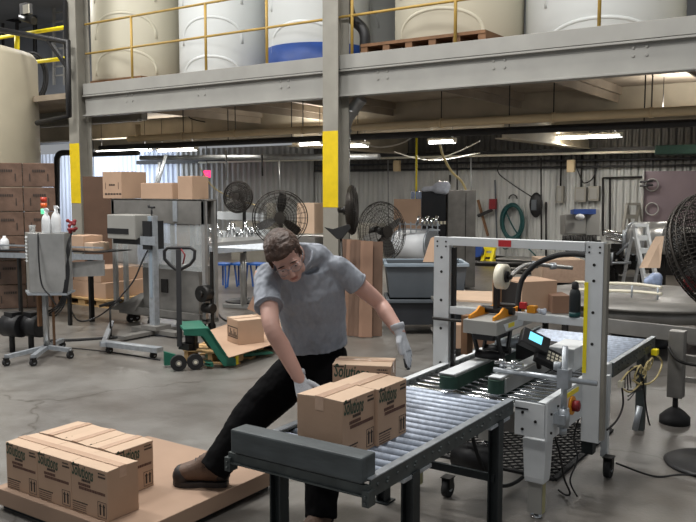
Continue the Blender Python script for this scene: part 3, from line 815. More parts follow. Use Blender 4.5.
# dangling cables
def cable(name, pts, r, m, lab, cat='cable', k=8):
    return tag(MB().tube(spline(pts, k), r, 6).build(name, m), lab, cat)
cable('power_cable', [(-1.46,4.15,.45),(-1.43,4.2,.3),(-1.42,4.25,.15),(-1.40,4.3,.05),(-1.44,4.35,.012),(-1.5,4.4,.012)], .006, 'black', 'black cable hanging below the orange knob')
cable('power_cable', [(-1.42,4.5,.44),(-1.45,4.5,.3),(-1.41,4.45,.2),(-1.42,4.36,.10),(-1.37,4.34,.02)], .005, 'black', 'thin black cable hanging beneath the right gate post')
cable('power_cable', [atX(470,425,-1.75), atX(476,450,-1.75), atX(488,478,-1.75), atX(505,486,-1.75), atX(524,476,-1.72), atX(535,455,-1.7)], .011, 'black_rubber', 'thick black cable looping under the conveyor behind the dark leg')
cable('power_cable', [(-1.30,4.85,.08),(-1.1,4.95,.008),(-.95,5.03,.024),(-.7,5.15,.024)], .006, 'black', 'black cable running across the floor over the fan base')

# exit conveyor
ec = thing('roller_conveyor', 'roller conveyor leading away behind the gate frame', 'conveyor', (-1.85, 5.7, 0))
rail(-1.40, 5.08, 6.18, CZ+.012, .09, -1, 'rail_dark', ec); rail(-2.30, 5.08, 6.18, CZ+.012, .09, 1, 'rail_dark', ec)
MB().box(-1.425,-1.394,5.08,6.18,CZ+.012,CZ+.017).build('rail_lip','galv',ec)
ry = 5.13
while ry < 6.17:
    MB().cyl((-2.28, ry, CZ-.020), (-1.42, ry, CZ-.020), .0195, 12).build('roller', 'roller', ec); ry += .0755
for x, y in ((-1.42,5.9),(-2.27,5.9),(-2.27,5.2)):
    MB().box(x-.03,x+.03,y-.03,y+.03,0,CZ-.07).build('leg','rail_dark',ec)
MB().cyl((-1.42,5.76,.03),(-1.40,5.80,.20),.022,12).build('air_cylinder','galv',ec)
# cable tangle hung on its rail
ct = thing('extension_cord', 'tangled cream extension cord with yellow plug hung on the exit conveyor rail', 'cord', atX(646,362,-1.37))
b = MB()
X0 = -1.36
for ox, oy, r_ in ((647,366,.055),(645,370,.045),(650,364,.065),(638,372,.07)):
    c = atX(ox,oy,X0); b.tube(arc(c, r_, 0, 2*PI, 18, (0,1,0), (.1,.2,.6))[:-1], .007, 6, True)
b.tube(spline([atX(655,354,X0), atX(662,362,X0), atX(658,375,X0), atX(650,383,X0), atX(640,384,X0), atX(633,380,X0)],6), .007, 6)
b.tube(spline([atX(620,383,X0), atX(628,372,X0), atX(638,366,X0), atX(646,372,X0), atX(640,384,X0), atX(630,392,X0), atX(622,388,X0)],6), .006, 6)
b.build('cord', 'ext_cord', ct)
MB().cb(atX(655,352,X0),(.04,.07,.04)).build('plug','yellow_bright',ct)
MB().cb(atX(621,384,X0),(.03,.05,.04)).build('plug','cream',ct)
b = MB()
for k in range(4):
    b.tube(spline([atX(622+k*3,388,X0), atX(624+k*2,378-k*3,X0-.0), atX(634+k,370,X0), atX(642,380+3*k,X0), atX(632-k,396-2*k,X0), atX(628,400-k*4,X0)],6), .004, 6)
b.build('cord', 'black', ct)
cable('power_cable', [atX(643,378,-1.35), atX(645,400,-1.35), atX(648,418,-1.35), atX(650,425,-1.35)], .006, 'black', 'black cable dropping from the exit conveyor to the floor')
cable('power_cable', [atX(622,388,-1.32), atX(623,405,-1.32), atX(617,420,-1.31), atX(607,430,-1.31)], .006, 'black', 'short black cable between tangle and right gate post')

# grid mat below the machine and round fan base
b = MB(); X0_, X1_, Y0_, Y1_ = -2.55, -1.58, 4.56, 5.75
n = 18
for i in range(-40, 24):
    p0 = None
    for sg in (1,-1):
        a = Vector((X0_+i*.075 if sg > 0 else X1_-i*.075, Y0_)); d_ = Vector((sg*1.0, 1.0))
        t0, t1 = 0, Y1_-Y0_
        if sg > 0: t0 = max(t0, X0_-a.x); t1 = min(t1, X1_-a.x)
        else: t0 = max(t0, a.x-X1_); t1 = min(t1, a.x-X0_)
        if t1-t0 > .03:
            p = a+d_*t0; q = a+d_*t1; b.bar((p.x,p.y,.009+.003*sg),(q.x,q.y,.009+.003*sg),.009,.008)
for p, q in (((X0_,Y0_),(X1_,Y0_)),((X0_,Y1_),(X1_,Y1_)),((X0_,Y0_),(X0_,Y1_)),((X1_,Y0_),(X1_,Y1_))): b.bar((p[0],p[1],.009),(q[0],q[1],.009),.03,.017)
tag(b.build('rubber_mat', 'black_rubber'), 'black open grid rubber mat on the floor beneath the case sealer', 'mat')

# ------------------------------------------------------------ cage fans
def fan(name, lab, c, ax, R_, depth, nb=4, grp=None, base=None, wires=60, wr=.0022, blade_col='steel_dull'):
    c = Vector(c); ax = Vector(ax).normalized(); u, v = frame_of(ax)
    t = thing(name, lab, 'fan', c, 0, grp)
    b = MB(); prof = [(1,0),(.99,.28),(.93,.52),(.75,.78),(.5,.92),(.22,1.0)]
    for s_ in (1,-1):
        for q, h in prof[1:] if s_ > 0 else prof[1:]:
            b.tube(arc(c+ax*s_*h*depth, R_*q, 0, 2*PI, 40, u, v)[:-1], wr*1.6, 5, True)
        for k in range(wires):
            a = 2*PI*k/wires; dr = u*math.cos(a)+v*math.sin(a)
            b.tube([c+dr*R_*q+ax*s_*h*depth for q, h in prof], wr, 4)
        for k in range(7):
            q = (.30+.10*k); h = (1-q**3.2)*.97; b.tube(arc(c+ax*s_*h*depth, R_*q, 0, 2*PI, 36, u, v)[:-1], wr, 4, True)
    b.tube(arc(c, R_, 0, 2*PI, 48, u, v)[:-1], wr*3, 6, True)
    b.build('cage', 'fan_wire', t)
    MB().cyl(c+ax*depth*.95, c+ax*depth*1.03, R_*.2, 20).build('badge', 'fan_wire', t)
    for k in range(nb):
        a0 = 2*PI*k/nb+.4; vs = []
        for i in range(7):
            rr = R_*(.16+.72*i/6); wd = .30+.32*math.sin(PI*(i+1)/8)
            for j in range(5):
                a = a0+(j/4-.5)*wd*1.5*(.5/(rr/R_+.25)); off = (j/4-.5)*depth*.7
                vs.append(c+(u*math.cos(a)+v*math.sin(a))*rr+ax*off)
        fs = [(i*5+j, i*5+j+1, (i+1)*5+j+1, (i+1)*5+j) for i in range(6) for j in range(4)]
        vs2 = [p+ax*.004 for p in vs]; m_ = MB(); m_.add(vs, fs, True); m_.add(vs2, fs, True); m_.build('blade', blade_col, t)
    MB().cyl(c-ax*depth*.3, c+ax*depth*.3, R_*.17, 18).build('hub', 'dark_metal', t)
    MB().cyl(c-ax*depth*1.55, c-ax*depth*.75, R_*.2, 18).build('motor', 'dark_metal', t)
    if base:
        bx_, by_, bz = base
        MB().tube([c-ax*depth*1.3, Vector((bx_,by_,c.z-.12)), Vector((bx_,by_,bz+.03))], .028, 10).build('pole', 'dark_metal', t)
        MB().lathe((bx_,by_,bz), [(.30,0),(.31,.012),(.28,.024),(.06,.032),(.05,.06)], 40).build('base', 'black', t)
    return t
cF = atD(728, 254, 4.86)
fan('pedestal_fan', 'big dark wire cage pedestal fan cut off by the right edge', cF, (Rv*.30+Uv*.40-Fv*.85), .41, .17, 4, base=(cF.x-.03, cF.y+.08, 0), wires=90, wr=.0034, blade_col='dark_metal')
# ------------------------------------------------------------ the worker
Bv = -Fv                                   # towards the viewer, used only to orient limbs in world space
J = dict(
 pelvis=atD(318,364,4.44), waist=atD(316,338,4.40), ribs=atD(313,312,4.32), chest=atD(308,287,4.22), yoke=atD(306,264,4.16), neck=atD(298,256,4.08),
 rsh=atD(265,277,4.06), rel=atD(272,328,3.82), rwr=atD(300,380,3.84),
 lsh=atD(341,270,4.20), lel=atD(379,303,4.30), lwr=atD(400,333,4.18),
 rhip=atD(301,368,4.44), rknee=atD(252,416,4.38), rank=atD(214,470,4.32),
 lhip=atD(334,368,4.44), lknee=atD(324,436,4.20), lank=atD(321,512,4.06))
me_ = thing('person', 'person in grey t-shirt, black trousers and work gloves leaning over the conveyor to move cartons', 'person', (J['pelvis'].x, J['pelvis'].y, 0))
lat = (J['lsh']-J['rsh']).normalized()
def limb(b, pts, rad, n=18, close=True):
    pts = [Vector(p) for p in pts]; rings = []
    sp_ = pts; k = len(sp_)
    for i, p in enumerate(sp_):
        d = (sp_[min(i+1,k-1)]-sp_[max(i-1,0)]).normalized(); u, v = frame_of(d)
        rings.append((p, u*rad[i], v*rad[i]))
    b.loft(rings, n)
def dens(ps, rs, k=5):
    P = spline(ps, k); n = len(ps); R_ = []
    for i in range(len(P)):
        t = min(i/k, n-1-1e-6); a = int(t); f = t-a; f = f*f*(3-2*f) if False else f
        R_.append(rs[a]*(1-f)+rs[a+1]*f)
    return P, R_
def torso(b, extra, z=1.0):
    tr_ = [(J['pelvis']-Vector((0,0,.04)), .150, .115), (J['pelvis'],.160,.12), (J['waist'],.158,.112), (J['ribs'],.172,.118), (J['chest'],.188,.125), (J['yoke']+Vector((0,0,-.01)),.175,.10), (J['yoke']+Vector((0,0,.035)),.11,.07)]
    return tr_
tors = torso(None, 0)
def ring_of(c, ra, rb, up):
    a = (lat-up*lat.dot(up)).normalized(); bb = up.cross(a).normalized(); return (c, a*ra, bb*rb)
def torso_loft(b, sel, ex):
    cs_ = [tors[i] for i in sel]; rings = []
    for i, (c, ra, rb) in enumerate(cs_):
        up = (cs_[min(i+1,len(cs_)-1)][0]-cs_[max(i-1,0)][0]).normalized()
        rings.append(ring_of(c, ra+ex, rb+ex, up))
    out = []
    for i in range(len(rings)-1):
        for k in range(5):
            t = k/5; out.append(tuple(rings[i][j].lerp(rings[i+1][j], t) for j in range(3)))
    out.append(rings[-1]); b.loft(out, 28)
# head orientation
hu = (Rv*(-.33)+Uv*.72+Bv*.62).normalized()
hf = (Rv*.30+Uv*(-.72)+Bv*.62); hf = (hf-hu*hf.dot(hu)).normalized()
hx = hf.cross(hu).normalized()
hc = atD(286,257,3.97)
HS = 1.1
hx = hx*HS; hf = hf*HS; hu = hu*HS
def H_(x, f, u): return hc+hx*x+hf*f+hu*u
# continuous body: torso, arms, legs, neck, head
b = MB()
torso_loft(b, range(6), -.032)
for s_ in ('r','l'):
    P, R_ = dens([J['yoke'].lerp(J[s_+'sh'],.6), J[s_+'sh'], J[s_+'sh'].lerp(J[s_+'el'],.5), J[s_+'el'], J[s_+'el'].lerp(J[s_+'wr'],.35), J[s_+'wr'], J[s_+'wr']+(J[s_+'wr']-J[s_+'el']).normalized()*.012], [.05,.056,.048,.041,.043,.029,.027])
    limb(b, P, R_)
    b.ball(J[s_+'sh'], .058)
    P, R_ = dens([J[s_+'hip'], J[s_+'hip'].lerp(J[s_+'knee'],.5), J[s_+'knee'], J[s_+'knee'].lerp(J[s_+'ank'],.4), J[s_+'ank']], [.085,.078,.056,.055,.036]); limb(b, P, R_)
limb(b, [J['yoke']-Vector((0,0,.03)), J['neck'], H_(0,-.02,-.045), H_(0,-.005,-.02)], [.050,.048,.050,.05])
# skull, face, jaw
b.ell(H_(0,-.015,.035), hx*.074, hf*.094, hu*.082, 20, 14)
b.ell(H_(0,.035,-.025), hx*.060, hf*.058, hu*.075, 18, 12)
b.ell(H_(0,.052,-.078), hx*.034, hf*.030, hu*.026, 14, 10)
for q in (-1,1):
    b.ell(H_(q*.046,.030,-.060), hx*.016, hf*.034, hu*.024, 12, 8)
    b.ell(H_(q*.034,.078,-.012), hx*.020, hf*.013, hu*.014, 12, 8)      # cheek
    b.ell(H_(q*.028,.082,.022), hx*.022, hf*.010, hu*.007, 12, 8)      # brow
    b.ell(H_(q*.076,-.008,-.008), hx*.009, hf*.019, hu*.031, 12, 8)    # ear
b.ell(H_(0,.098,-.018), hx*.011, hf*.016, hu*.026, 12, 8)
b.ell(H_(0,.106,-.030), hx*.017, hf*.013, hu*.011, 12, 8)              # nose tip
b.ell(H_(0,.086,-.060), hx*.024, hf*.009, hu*.011, 12, 8)              # mouth mound
body = b.build('body', 'skin', me_, remesh=.0055, smoothit=3)
MB().ell(H_(0,.094,-.054), hx*.021, hf*.004, hu*.0035, 12, 8).ell(H_(0,.093,-.062), hx*.018, hf*.004, hu*.004, 12, 8).build('lips', 'lips', me_)
for q in (-1,1):
    e = MB().ell(H_(q*.031,.079,.004), hx*.013, hf*.011, hu*.008).build('eye', 'sclera', me_)
    MB().ell(H_(q*.031,.0895,.001), hx*.005, hf*.002, hu*.005).build('iris', 'hair', e)
    MB().ell(H_(q*.031,.081,.0065), hx*.0145, hf*.011, hu*.0065).build('eyelid', 'skin', e)
    MB().ell(H_(q*.030,.0925,.026), hx*.018, hf*.003, hu*.0035).build('eyebrow', 'hair', me_)
# hair
b = MB()
b.ell(H_(0,-.026,.042), hx*.082, hf*.098, hu*.084, 22, 14)
b.ell(H_(0,-.045,.0), hx*.078, hf*.074, hu*.072, 20, 12)
b.ell(H_(0,.036,.080), hx*.068, hf*.046, hu*.034, 18, 10)
b.ell(H_(.012,.066,.072), hx*.052, hf*.026, hu*.022, 18, 10)
for q in (-1,1): b.ell(H_(q*.073,.016,.020), hx*.008, hf*.018, hu*.036, 12, 8)
for k in range(7):                          # broad swept locks over the fringe
    x = -.055+.018*k
    b.tube(spline([H_(x,-.03,.120-.35*abs(x)), H_(x+.006,.02,.122-.35*abs(x)), H_(x+.014,.066,.090-.2*abs(x)), H_(x+.018,.080,.066)],4), [.007,.010,.012,.013,.013,.013,.013,.013,.012,.011,.009,.006,.004], 8)
b.build('hair', 'hair', me_, remesh=.0036, smoothit=2, disp=(.007,.022))
# safety glasses
gl = MB()
for q in (-1,1):
    pts = [(q*.008,.106,-.012),(q*.010,.105,.014),(q*.032,.104,.020),(q*.056,.092,.016),(q*.064,.078,.004),(q*.056,.088,-.016),(q*.034,.102,-.022)]
    gl.tube([H_(*p) for p in pts], .0012, 6, True)
    gl.tube([H_(q*.064,.078,.006), H_(q*.078,.04,.006), H_(q*.080,-.01,.004)], .0022, 6)
gl.tube([H_(-.008,.108,.008), H_(0,.112,.009), H_(.008,.108,.008)], .002, 6)
go = gl.build('safety_glasses', 'glasses_frame', me_)
ln = MB()
for q in (-1,1):
    pts = [(q*.009,.1055,-.012),(q*.010,.105,.014),(q*.032,.104,.020),(q*.056,.092,.016),(q*.063,.079,.004),(q*.056,.088,-.016),(q*.034,.102,-.022)]
    P = [H_(*p) for p in pts]; c = H_(q*.034,.104,0); ln.add(P+[c], [(i,(i+1)%7,7) for i in range(7)], True)
ln.build('lens', 'glasses_lens', go)
# t-shirt: torso and sleeves in one surface
b = MB()
hem = J['waist'].lerp(J['pelvis'], .30)
def shirt_rings():
    c = [(hem, .176, .142), (J['waist'].lerp(hem,.3), .172, .136), (J['ribs'], .183, .134), (J['chest'], .196, .138), (J['yoke']+Vector((0,0,-.012)), .182, .108), (J['yoke']+Vector((0,0,.030)), .122, .078), (J['neck']+Bv*.018+Vector((0,0,-.010)), .084, .078)]
    R2 = []
    for i, (p, ra, rb) in enumerate(c):
        up = (c[min(i+1,len(c)-1)][0]-c[max(i-1,0)][0]).normalized(); R2.append(ring_of(p, ra, rb, up))
    out = []
    for i in range(len(R2)-1):
        for k in range(5): out.append(tuple(R2[i][j].lerp(R2[i+1][j], k/5) for j in range(3)))
    return out+[R2[-1]]
b.loft(shirt_rings(), 30)
rs_end = J['rsh'].lerp(J['rel'], .60); ls_end = J['lsh'].lerp(J['lel'], .42)
for s_, e_, r0, r1 in (('r', rs_end, .066, .070), ('l', ls_end, .062, .062)):
    sh = J[s_+'sh']
    P, R_ = dens([J['yoke'].lerp(sh,.45)-Vector((0,0,.012)), sh.lerp(J['yoke'],.12), sh.lerp(e_,.5), e_], [.072, .072, r0, r1]); limb(b, P, R_, 22)
sh_o = b.build('shirt', 'shirt', me_, remesh=.007, smoothit=5, disp=(.016,.09))
for s_, e_, r_ in (('r', rs_end, .069), ('l', ls_end, .061)):
    d_ = (e_-J[s_+'sh']).normalized(); u_, v_ = frame_of(d_)
    MB().tube([e_-d_*.004+u_*r_*math.cos(2*PI*i/30)+v_*r_*math.sin(2*PI*i/30) for i in range(30)], .0055, 6, True).build('sleeve_hem', 'shirt', sh_o)
# neckline ribbing
b = MB(); upn = (J['neck']-J['yoke']).normalized()
_,ra_,rb_ = ring_of(J['neck'], .080, .074, upn)
b.tube([J['neck']+Bv*.018+Vector((0,0,-.012))+ra_*math.cos(2*PI*i/28)+rb_*math.sin(2*PI*i/28) for i in range(28)], .008, 6, True); b.build('collar', 'shirt', me_)
# trousers
b = MB()
up0 = Vector((0,0,1))
c = [(J['pelvis'].lerp(J['waist'],.62), .164, .126), (J['pelvis'], .172, .132), (J['pelvis']-Vector((0,0,.06)), .168, .130), (J['pelvis']-Vector((0,0,.10)), .13, .11)]
b.loft([ring_of(p, ra, rb, up0) for p, ra, rb in c], 26)
for s_, ends in (('r', J['rank']+(J['rank']-J['rknee']).normalized()*-.035), ('l', J['lank']+(J['lank']-J['lknee']).normalized()*.03)):
    h, k_, a_ = J[s_+'hip'], J[s_+'knee'], J[s_+'ank']
    P, R_ = dens([h, h.lerp(k_,.45), k_, k_.lerp(a_,.5), a_, ends], [.124,.122,.104,.092,.082,.084]); limb(b, P, R_, 22)
for s_ in ('r','l'):
    for i in range(7):
        k_, a_ = J[s_+'knee'], J[s_+'ank']; p = k_.lerp(a_, .1+.14*i+.02*math.sin(i*3)); d = (a_-k_).normalized(); u, v = frame_of(d)
        ph = i*1.1; b.tube([p+(u*math.cos(t/8*PI+ph)+v*math.sin(t/8*PI+ph))*.072+d*.03*math.sin(t*.5+i) for t in range(9)], .010, 6)
b.build('trousers', 'trousers', me_, remesh=.008, smoothit=3, disp=(.014,.07))
# gloves
def hand(tag_, wr, palm_dir, across, normal, curls, thumb, ln_=.085, scale=1.0, palm_dark=True):
    pd = palm_dir.normalized(); n = (normal-pd*normal.dot(pd)).normalized(); ac = n.cross(pd).normalized()
    if ac.dot(across) < 0: ac = -ac
    b = MB(); s = scale
    b.loft([(wr-pd*.035*s, ac*.034*s, n*.027*s), (wr, ac*.031*s, n*.024*s), (wr+pd*.03*s, ac*.037*s, n*.019*s), (wr+pd*.065*s, ac*.043*s, n*.018*s), (wr+pd*.092*s, ac*.042*s, n*.014*s)], 18)
    tips = MB()
    lens = (.070, .078, .072, .056)
    for i in range(4):
        off = ac*(.032-.0213*i)*s; p = wr+pd*.075*s+off; d = (pd+ac*(.03-.03*i)).normalized(); L_ = lens[i]*s
        P = [p]; 
        for j, fr in enumerate((.22,.42,.32,.26)):
            cang = curls[i]*(.0 if j == 0 else (.5,.8,.7)[j-1]); R3 = Matrix.Rotation(cang, 3, ac)
            d2 = R3 @ d
            if j > 0 and d2.dot(n) > d.dot(n): d2 = Matrix.Rotation(-cang, 3, ac) @ d
            d = d2.normalized(); P.append(P[-1]+d*L_*fr)
        limb(b, P, [.0105*s,.0108*s,.0100*s,.0092*s,.0072*s], 12); b.ball(P[-1], .0070*s)
        limb(tips, [P[-3]-n*.003, P[-2]-n*.003, P[-1]-n*.003, P[-1]+(P[-1]-P[-2])*.25-n*.002], [.0095*s,.0096*s,.0092*s,.007*s], 10)
    p = wr+pd*.022*s+ac*.028*s; td = thumb.normalized()
    limb(b, [p, p+(ac*.6+pd*.5).normalized()*.03*s+td*.008, p+(ac*.6+pd*.5).normalized()*.03*s+td*.038*s, p+(ac*.6+pd*.5).normalized()*.028*s+td*.062*s], [.017*s,.0135*s,.0115*s,.009*s], 12)
    g = b.build('glove', 'glove', me_, remesh=.0032, smoothit=2)
    tips.build('coated_fingertips', 'glove_palm', g)
    MB().loft([(wr+pd*.02*s-n*.012*s, ac*.030*s, n*.010*s), (wr+pd*.055*s-n*.012*s, ac*.037*s, n*.009*s), (wr+pd*.088*s-n*.009*s, ac*.036*s, n*.007*s)], 14).build('coated_palm', 'glove_palm', g)
    MB().loft([(wr-pd*.045*s, ac*.036*s, n*.031*s),(wr-pd*.04*s, ac*.038*s, n*.033*s),(wr-pd*.02*s, ac*.036*s, n*.031*s)],18).build('cuff', 'glove', g)
wl = J['lwr']; hand('left', wl, (atD(414,372,4.14)-wl), -Rv*.8+Bv*.3, Bv*.45+Rv*.85, (.1,.16,.22,.3), (Rv*.22-Uv*.95+Bv*.2), scale=1.12)
wr_ = J['rwr']; hand('right', wr_, (atD(308,402,3.80)-wr_), Rv, Bv*.9+Uv*.2, (.3,.3,.3,.3), (Uv*.2+Rv*.5-Uv*.5), scale=1.0)
# boots
def boot(p, yaw, ank, s=1.0):
    mm = Matrix.Translation(p) @ Matrix.Rotation(yaw, 4, 'Z')
    def L3(x, y, z): return mm @ Vector((x*s*.9, y*s, z*s))
    def V3(x, y, z): return (mm.to_3x3() @ Vector((x, y, z)))*s
    b = MB()
    rings = []
    for x, w, h, z in ((-.088,.028,.038,.062),(-.078,.038,.058,.078),(-.04,.044,.078,.098),(0,.045,.077,.098),(.04,.047,.068,.089),(.08,.050,.054,.076),(.12,.054,.046,.068),(.165,.047,.039,.061),(.192,.030,.028,.053)):
        rings.append((L3(x,0,z), V3(0,w,0), V3(0,0,h)))
    b.loft(rings, 20)
    b.loft([(L3(-.03,0,.06), V3(.05,0,0), V3(0,.040,0)), (L3(-.032,0,.11), V3(.046,0,0), V3(0,.040,0)), (L3(-.034,0,.17), V3(.050,0,0), V3(0,.046,0))], 20)
    o = b.build('boot', 'boot', me_, remesh=.005, smoothit=3)
    so = MB(); out = [(-.094,.02),(-.09,.033),(-.05,.040),(0,.038),(.05,.042),(.10,.052),(.15,.052),(.185,.040),(.203,.018)]
    pts = [L3(x,y,0) for x,y in out]+[L3(x,-y,0) for x,y in reversed(out)]
    so.prism(pts, (0,0,.026*s)); so.build('sole', 'boot_dark', o, bevel=.003)
    MB().ell(L3(.155,0,.046), V3(.048,0,0), V3(0,.0555,0), V3(0,0,.055)).build('toe_cap', 'boot_dark', o)
    MB().ell(L3(-.062,0,.052), V3(.040,0,0), V3(0,.040,0), V3(0,0,.030)).build('heel_counter', 'boot_dark', o)
    lc = MB()
    for i in range(5):
        x = .085-.022*i; z = .128+.012*i
        lc.tube([L3(x,-.034,z-.018), L3(x-.002,-.018,z-.002), L3(x-.004,0,z+.004), L3(x-.008,.018,z-.002), L3(x-.012,.034,z-.018)], .0032*s, 6)
    lc.tube(spline([L3(.0,.0,.14), L3(.03,.03,.13), L3(.02,.045,.10)],5), .003*s, 6).tube(spline([L3(.0,.0,.14), L3(.03,-.03,.13), L3(.015,-.048,.095)],5), .003*s, 6)
    lc.build('laces', 'boot_dark', o)
hb = atZ(211,485,PZ); tb = atZ(172,484,PZ); yawb = math.atan2(tb.y-hb.y, tb.x-hb.x)
boot(Vector((hb.x, hb.y, PZ)), yawb, J['rank'], 1.13)
boot(Vector((J['lank'].x, J['lank'].y, 0)), math.atan2(-.75,.1), J['lank'], 1.0)
# ------------------------------------------------------------ midground
# pallet jack
jk = thing('pallet_jack', 'green pallet jack with a black loop handle', 'pallet jack', (-5.55, 5.65, 0))
jf = (Vector((-5.18,5.98,0))-Vector((-5.60,5.56,0))); 
p_w = atZ(181,366,0); p_w2 = atZ(193,369,0)
fd_ = (atZ(262,362,0)-atZ(196,367,0)).normalized()       # fork direction
sd_ = Vector((-fd_.y, fd_.x, 0))                          # away from the viewer
o0 = atZ(190,367,0)
def JP(f, s_, z): return o0+fd_*f+sd_*s_+Vector((0,0,z))
for f_ in (-.13,.03):
    w_ = MB().cyl(JP(f_,-.16,.078), JP(f_,-.11,.078), .077, 24).build('steer_wheel', 'black_rubber', jk)
    MB().cyl(JP(f_,-.163,.078), JP(f_,-.107,.078), .030, 18).build('rim', 'steel_dull', w_)
    MB().cyl(JP(f_,-.168,.078), JP(f_,-.105,.078), .016, 12).build('hub', 'cream', w_)
b = MB(); b.prism([JP(.10,-.18,.33),JP(.30,-.18,.02),JP(.42,-.18,.02),JP(.42,-.18,.09),JP(.34,-.18,.12),JP(.16,-.18,.40),JP(-.08,-.18,.40),JP(-.08,-.18,.35)], sd_*.012)
b.prism([JP(.10,.28,.33),JP(.30,.28,.02),JP(.42,.28,.02),JP(.42,.28,.09),JP(.34,.28,.12),JP(.16,.28,.40),JP(-.08,.28,.40),JP(-.08,.28,.35)], sd_*.012)
b.prism([JP(-.08,-.18,.385),JP(.15,-.18,.385),JP(.15,-.18,.41),JP(-.08,-.18,.41)], sd_*.47)
b.prism([JP(.13,-.18,.39),JP(.31,-.18,.10),JP(.34,-.18,.115),JP(.16,-.18,.41)], sd_*.13)
b.prism([JP(.13,.15,.39),JP(.31,.15,.10),JP(.34,.15,.115),JP(.16,.15,.41)], sd_*.13)
b.build('frame', 'green_jack', jk, bevel=.004)
for s_ in (-.17,.15): MB().prism([JP(.2,s_,.065),JP(.50+s_*2.2,s_,.065),JP(.56+s_*2.2,s_,.045),JP(.5+s_*2.2,s_,.035),JP(.2,s_,.02)], sd_*.14).build('fork', 'green_jack', jk, bevel=.004)
MB().cyl(JP(.02,.05,.16), JP(.02,.05,.40), .055).cyl(JP(.07,.12,.2), JP(.07,.12,.36), .03).cb(JP(.0,.06,.2),(.14,.14,.06)).build('hydraulic_pump', 'dark_metal', jk)
MB().prism([JP(-.24,.05,.02),JP(-.13,.05,.02),JP(-.13,.05,.12),JP(-.24,.05,.16)], sd_*.05).build('guard','green_jack',jk)
hb_ = JP(-.09,.05,.20); ht = atD(178.5,250,7.98)
b = MB().bar(hb_, ht, .05, .05); b.build('handle_shaft', 'black', jk)
b = MB()
L5 = [(175,248),(200,248),(206,252),(205,262),(199,269),(187,275),(180,275),(172,269),(165,262),(164.5,252),(169,248)]
L5 = [(163.5+(x-163.5)*.74, 247+(y-247)*.8) for x, y in L5]
b.tube([atD(x,y,7.97) for x, y in L5], .017, 8, True); b.build('handle_loop', 'black', jk)
MB().tube([atD(181,249,7.95), atD(185,255,7.95), atD(183,264,7.95)], .008, 6).build('release_lever', 'red_dark', jk)

# wooden pallet with cardboard sheet and carton behind the worker
pc = atZ(236,366,0); pd1 = (atZ(272,350,0)-pc).normalized(); pd2 = Vector((-pd1.y, pd1.x, 0))
wp = thing('wooden_pallet', 'light wooden pallet on the forks of the green pallet jack', 'pallet', pc, math.atan2(pd1.y,pd1.x))
for j in range(9): MB().cb((.05+.125*j,.3,.115), (.09,.6,.018)).build('top_board', 'wood_pallet', wp, local=True)
for s_ in (.02,.27,.54):
    b = MB()
    for x0_,x1_ in ((0,.2),(.42,.66),(.9,1.1)): b.box(x0_,x1_,s_,s_+.045,.018,.106)
    b.box(0,1.1,s_,s_+.045,.075,.106); b.build('stringer', 'wood_pallet', wp, local=True)
for j in range(4): MB().cb((.05+.33*j,.3,.009), (.1,.6,.018)).build('bottom_board', 'wood_pallet', wp, local=True)
MB().cb((.012,-.006,.06),(.05,.008,.09)).build('yellow_mark','yellow_bright',wp,local=True)
tag(MB().prism([atZ(203,333,.13), atZ(229,358,.13), atZ(272,345,.13), atZ(300,325,.13), atZ(262,312,.13)], (0,0,.006)).build('cardboard_sheet', 'cardboard'), 'large tan cardboard sheet lying on the pallet beside the jack', 'cardboard')
q0 = atZ(240.5,345,.14); qa = atZ(225.5,340.5,.14); qb = atZ(266,342,.14)
ew = (qb-q0); aw = math.atan2(ew.y, ew.x)
cf = q0+ (qb-q0)/2+(qa-q0)/2
t = thing('carton', 'small tan carton on the cardboard sheet beside the pallet jack', 'carton', (cf.x,cf.y,.137), aw)
Wd, Dd = ew.length, (qa-q0).length*.9
MB().box(-Wd/2,Wd/2,-Dd/2,Dd/2,0,.245).build('body','cardboard',t,local=True,bevel=.003)
MB().box(-Wd/2,Wd/2,-Dd/2,-.003,.246,.252).build('flap','cardboard_light',t,local=True); MB().box(-Wd/2,Wd/2,.003,Dd/2,.246,.258).build('flap','cardboard_light',t,local=True)
x_ = -Wd/2-.001; b = MB(); b.box(x_,x_+.001,-Dd*.40,Dd*.42,.06,.07).box(x_,x_+.001,-Dd*.40,Dd*.42,.165,.175).box(x_,x_+.001,-Dd*.42,-Dd*.38,.06,.175).box(x_,x_+.001,Dd*.38,Dd*.42,.06,.175)
for i in range(7): b.box(x_,x_+.001,-Dd*.34+i*Dd*.1,-Dd*.34+i*Dd*.1+.018,.075,.10+.05*(i%3)/2)
b.build('print','ink_dark',t,local=True)
b = MB().prism([atD(247,309,8.9), atD(262,315,8.9), atD(272,295,9.1), atD(258,285,9.1)], (0,.02,0)); tag(b.build('cardboard_flap', 'cardboard_dark'), 'brown upright cardboard piece behind the small tan carton', 'cardboard')

# steel control cabinet on a wheeled stand
cc_ = thing('control_cabinet', 'stainless control cabinet on a wheeled stand at the left', 'cabinet', (-7.2,5.15,0))
A0 = atD(30,293,8.2); A1 = atD(66,291,8.2); dd_ = (A1-A0); dd_.z = 0; ex_ = dd_.normalized(); ey_ = Vector((-ex_.y, ex_.x, 0))
lft = atD(17,290,8.45)-A0; lft.z = 0
def CP(x, y, z): return Vector((A0.x,A0.y,0))+ex_*x+ey_*y+Vector((0,0,z))
Wc = dd_.length; Dc = .28
b = MB(); f4 = [CP(0,0,.68),CP(Wc,0,.68),CP(Wc-.02,Dc,.68),CP(-.14,Dc,.68)]; b.prism(f4, (0,0,.61)); b.build('housing', 'steel', cc_, bevel=.006)
MB().prism([CP(-.02,-.01,.655),CP(Wc+.01,-.01,.655),CP(Wc,Dc,.655),CP(-.16,Dc,.655)], (0,0,.022)).build('base_shelf', 'galv', cc_)
sdir = (CP(-.14,Dc,0)-CP(0,0,0)).normalized(); b = MB()
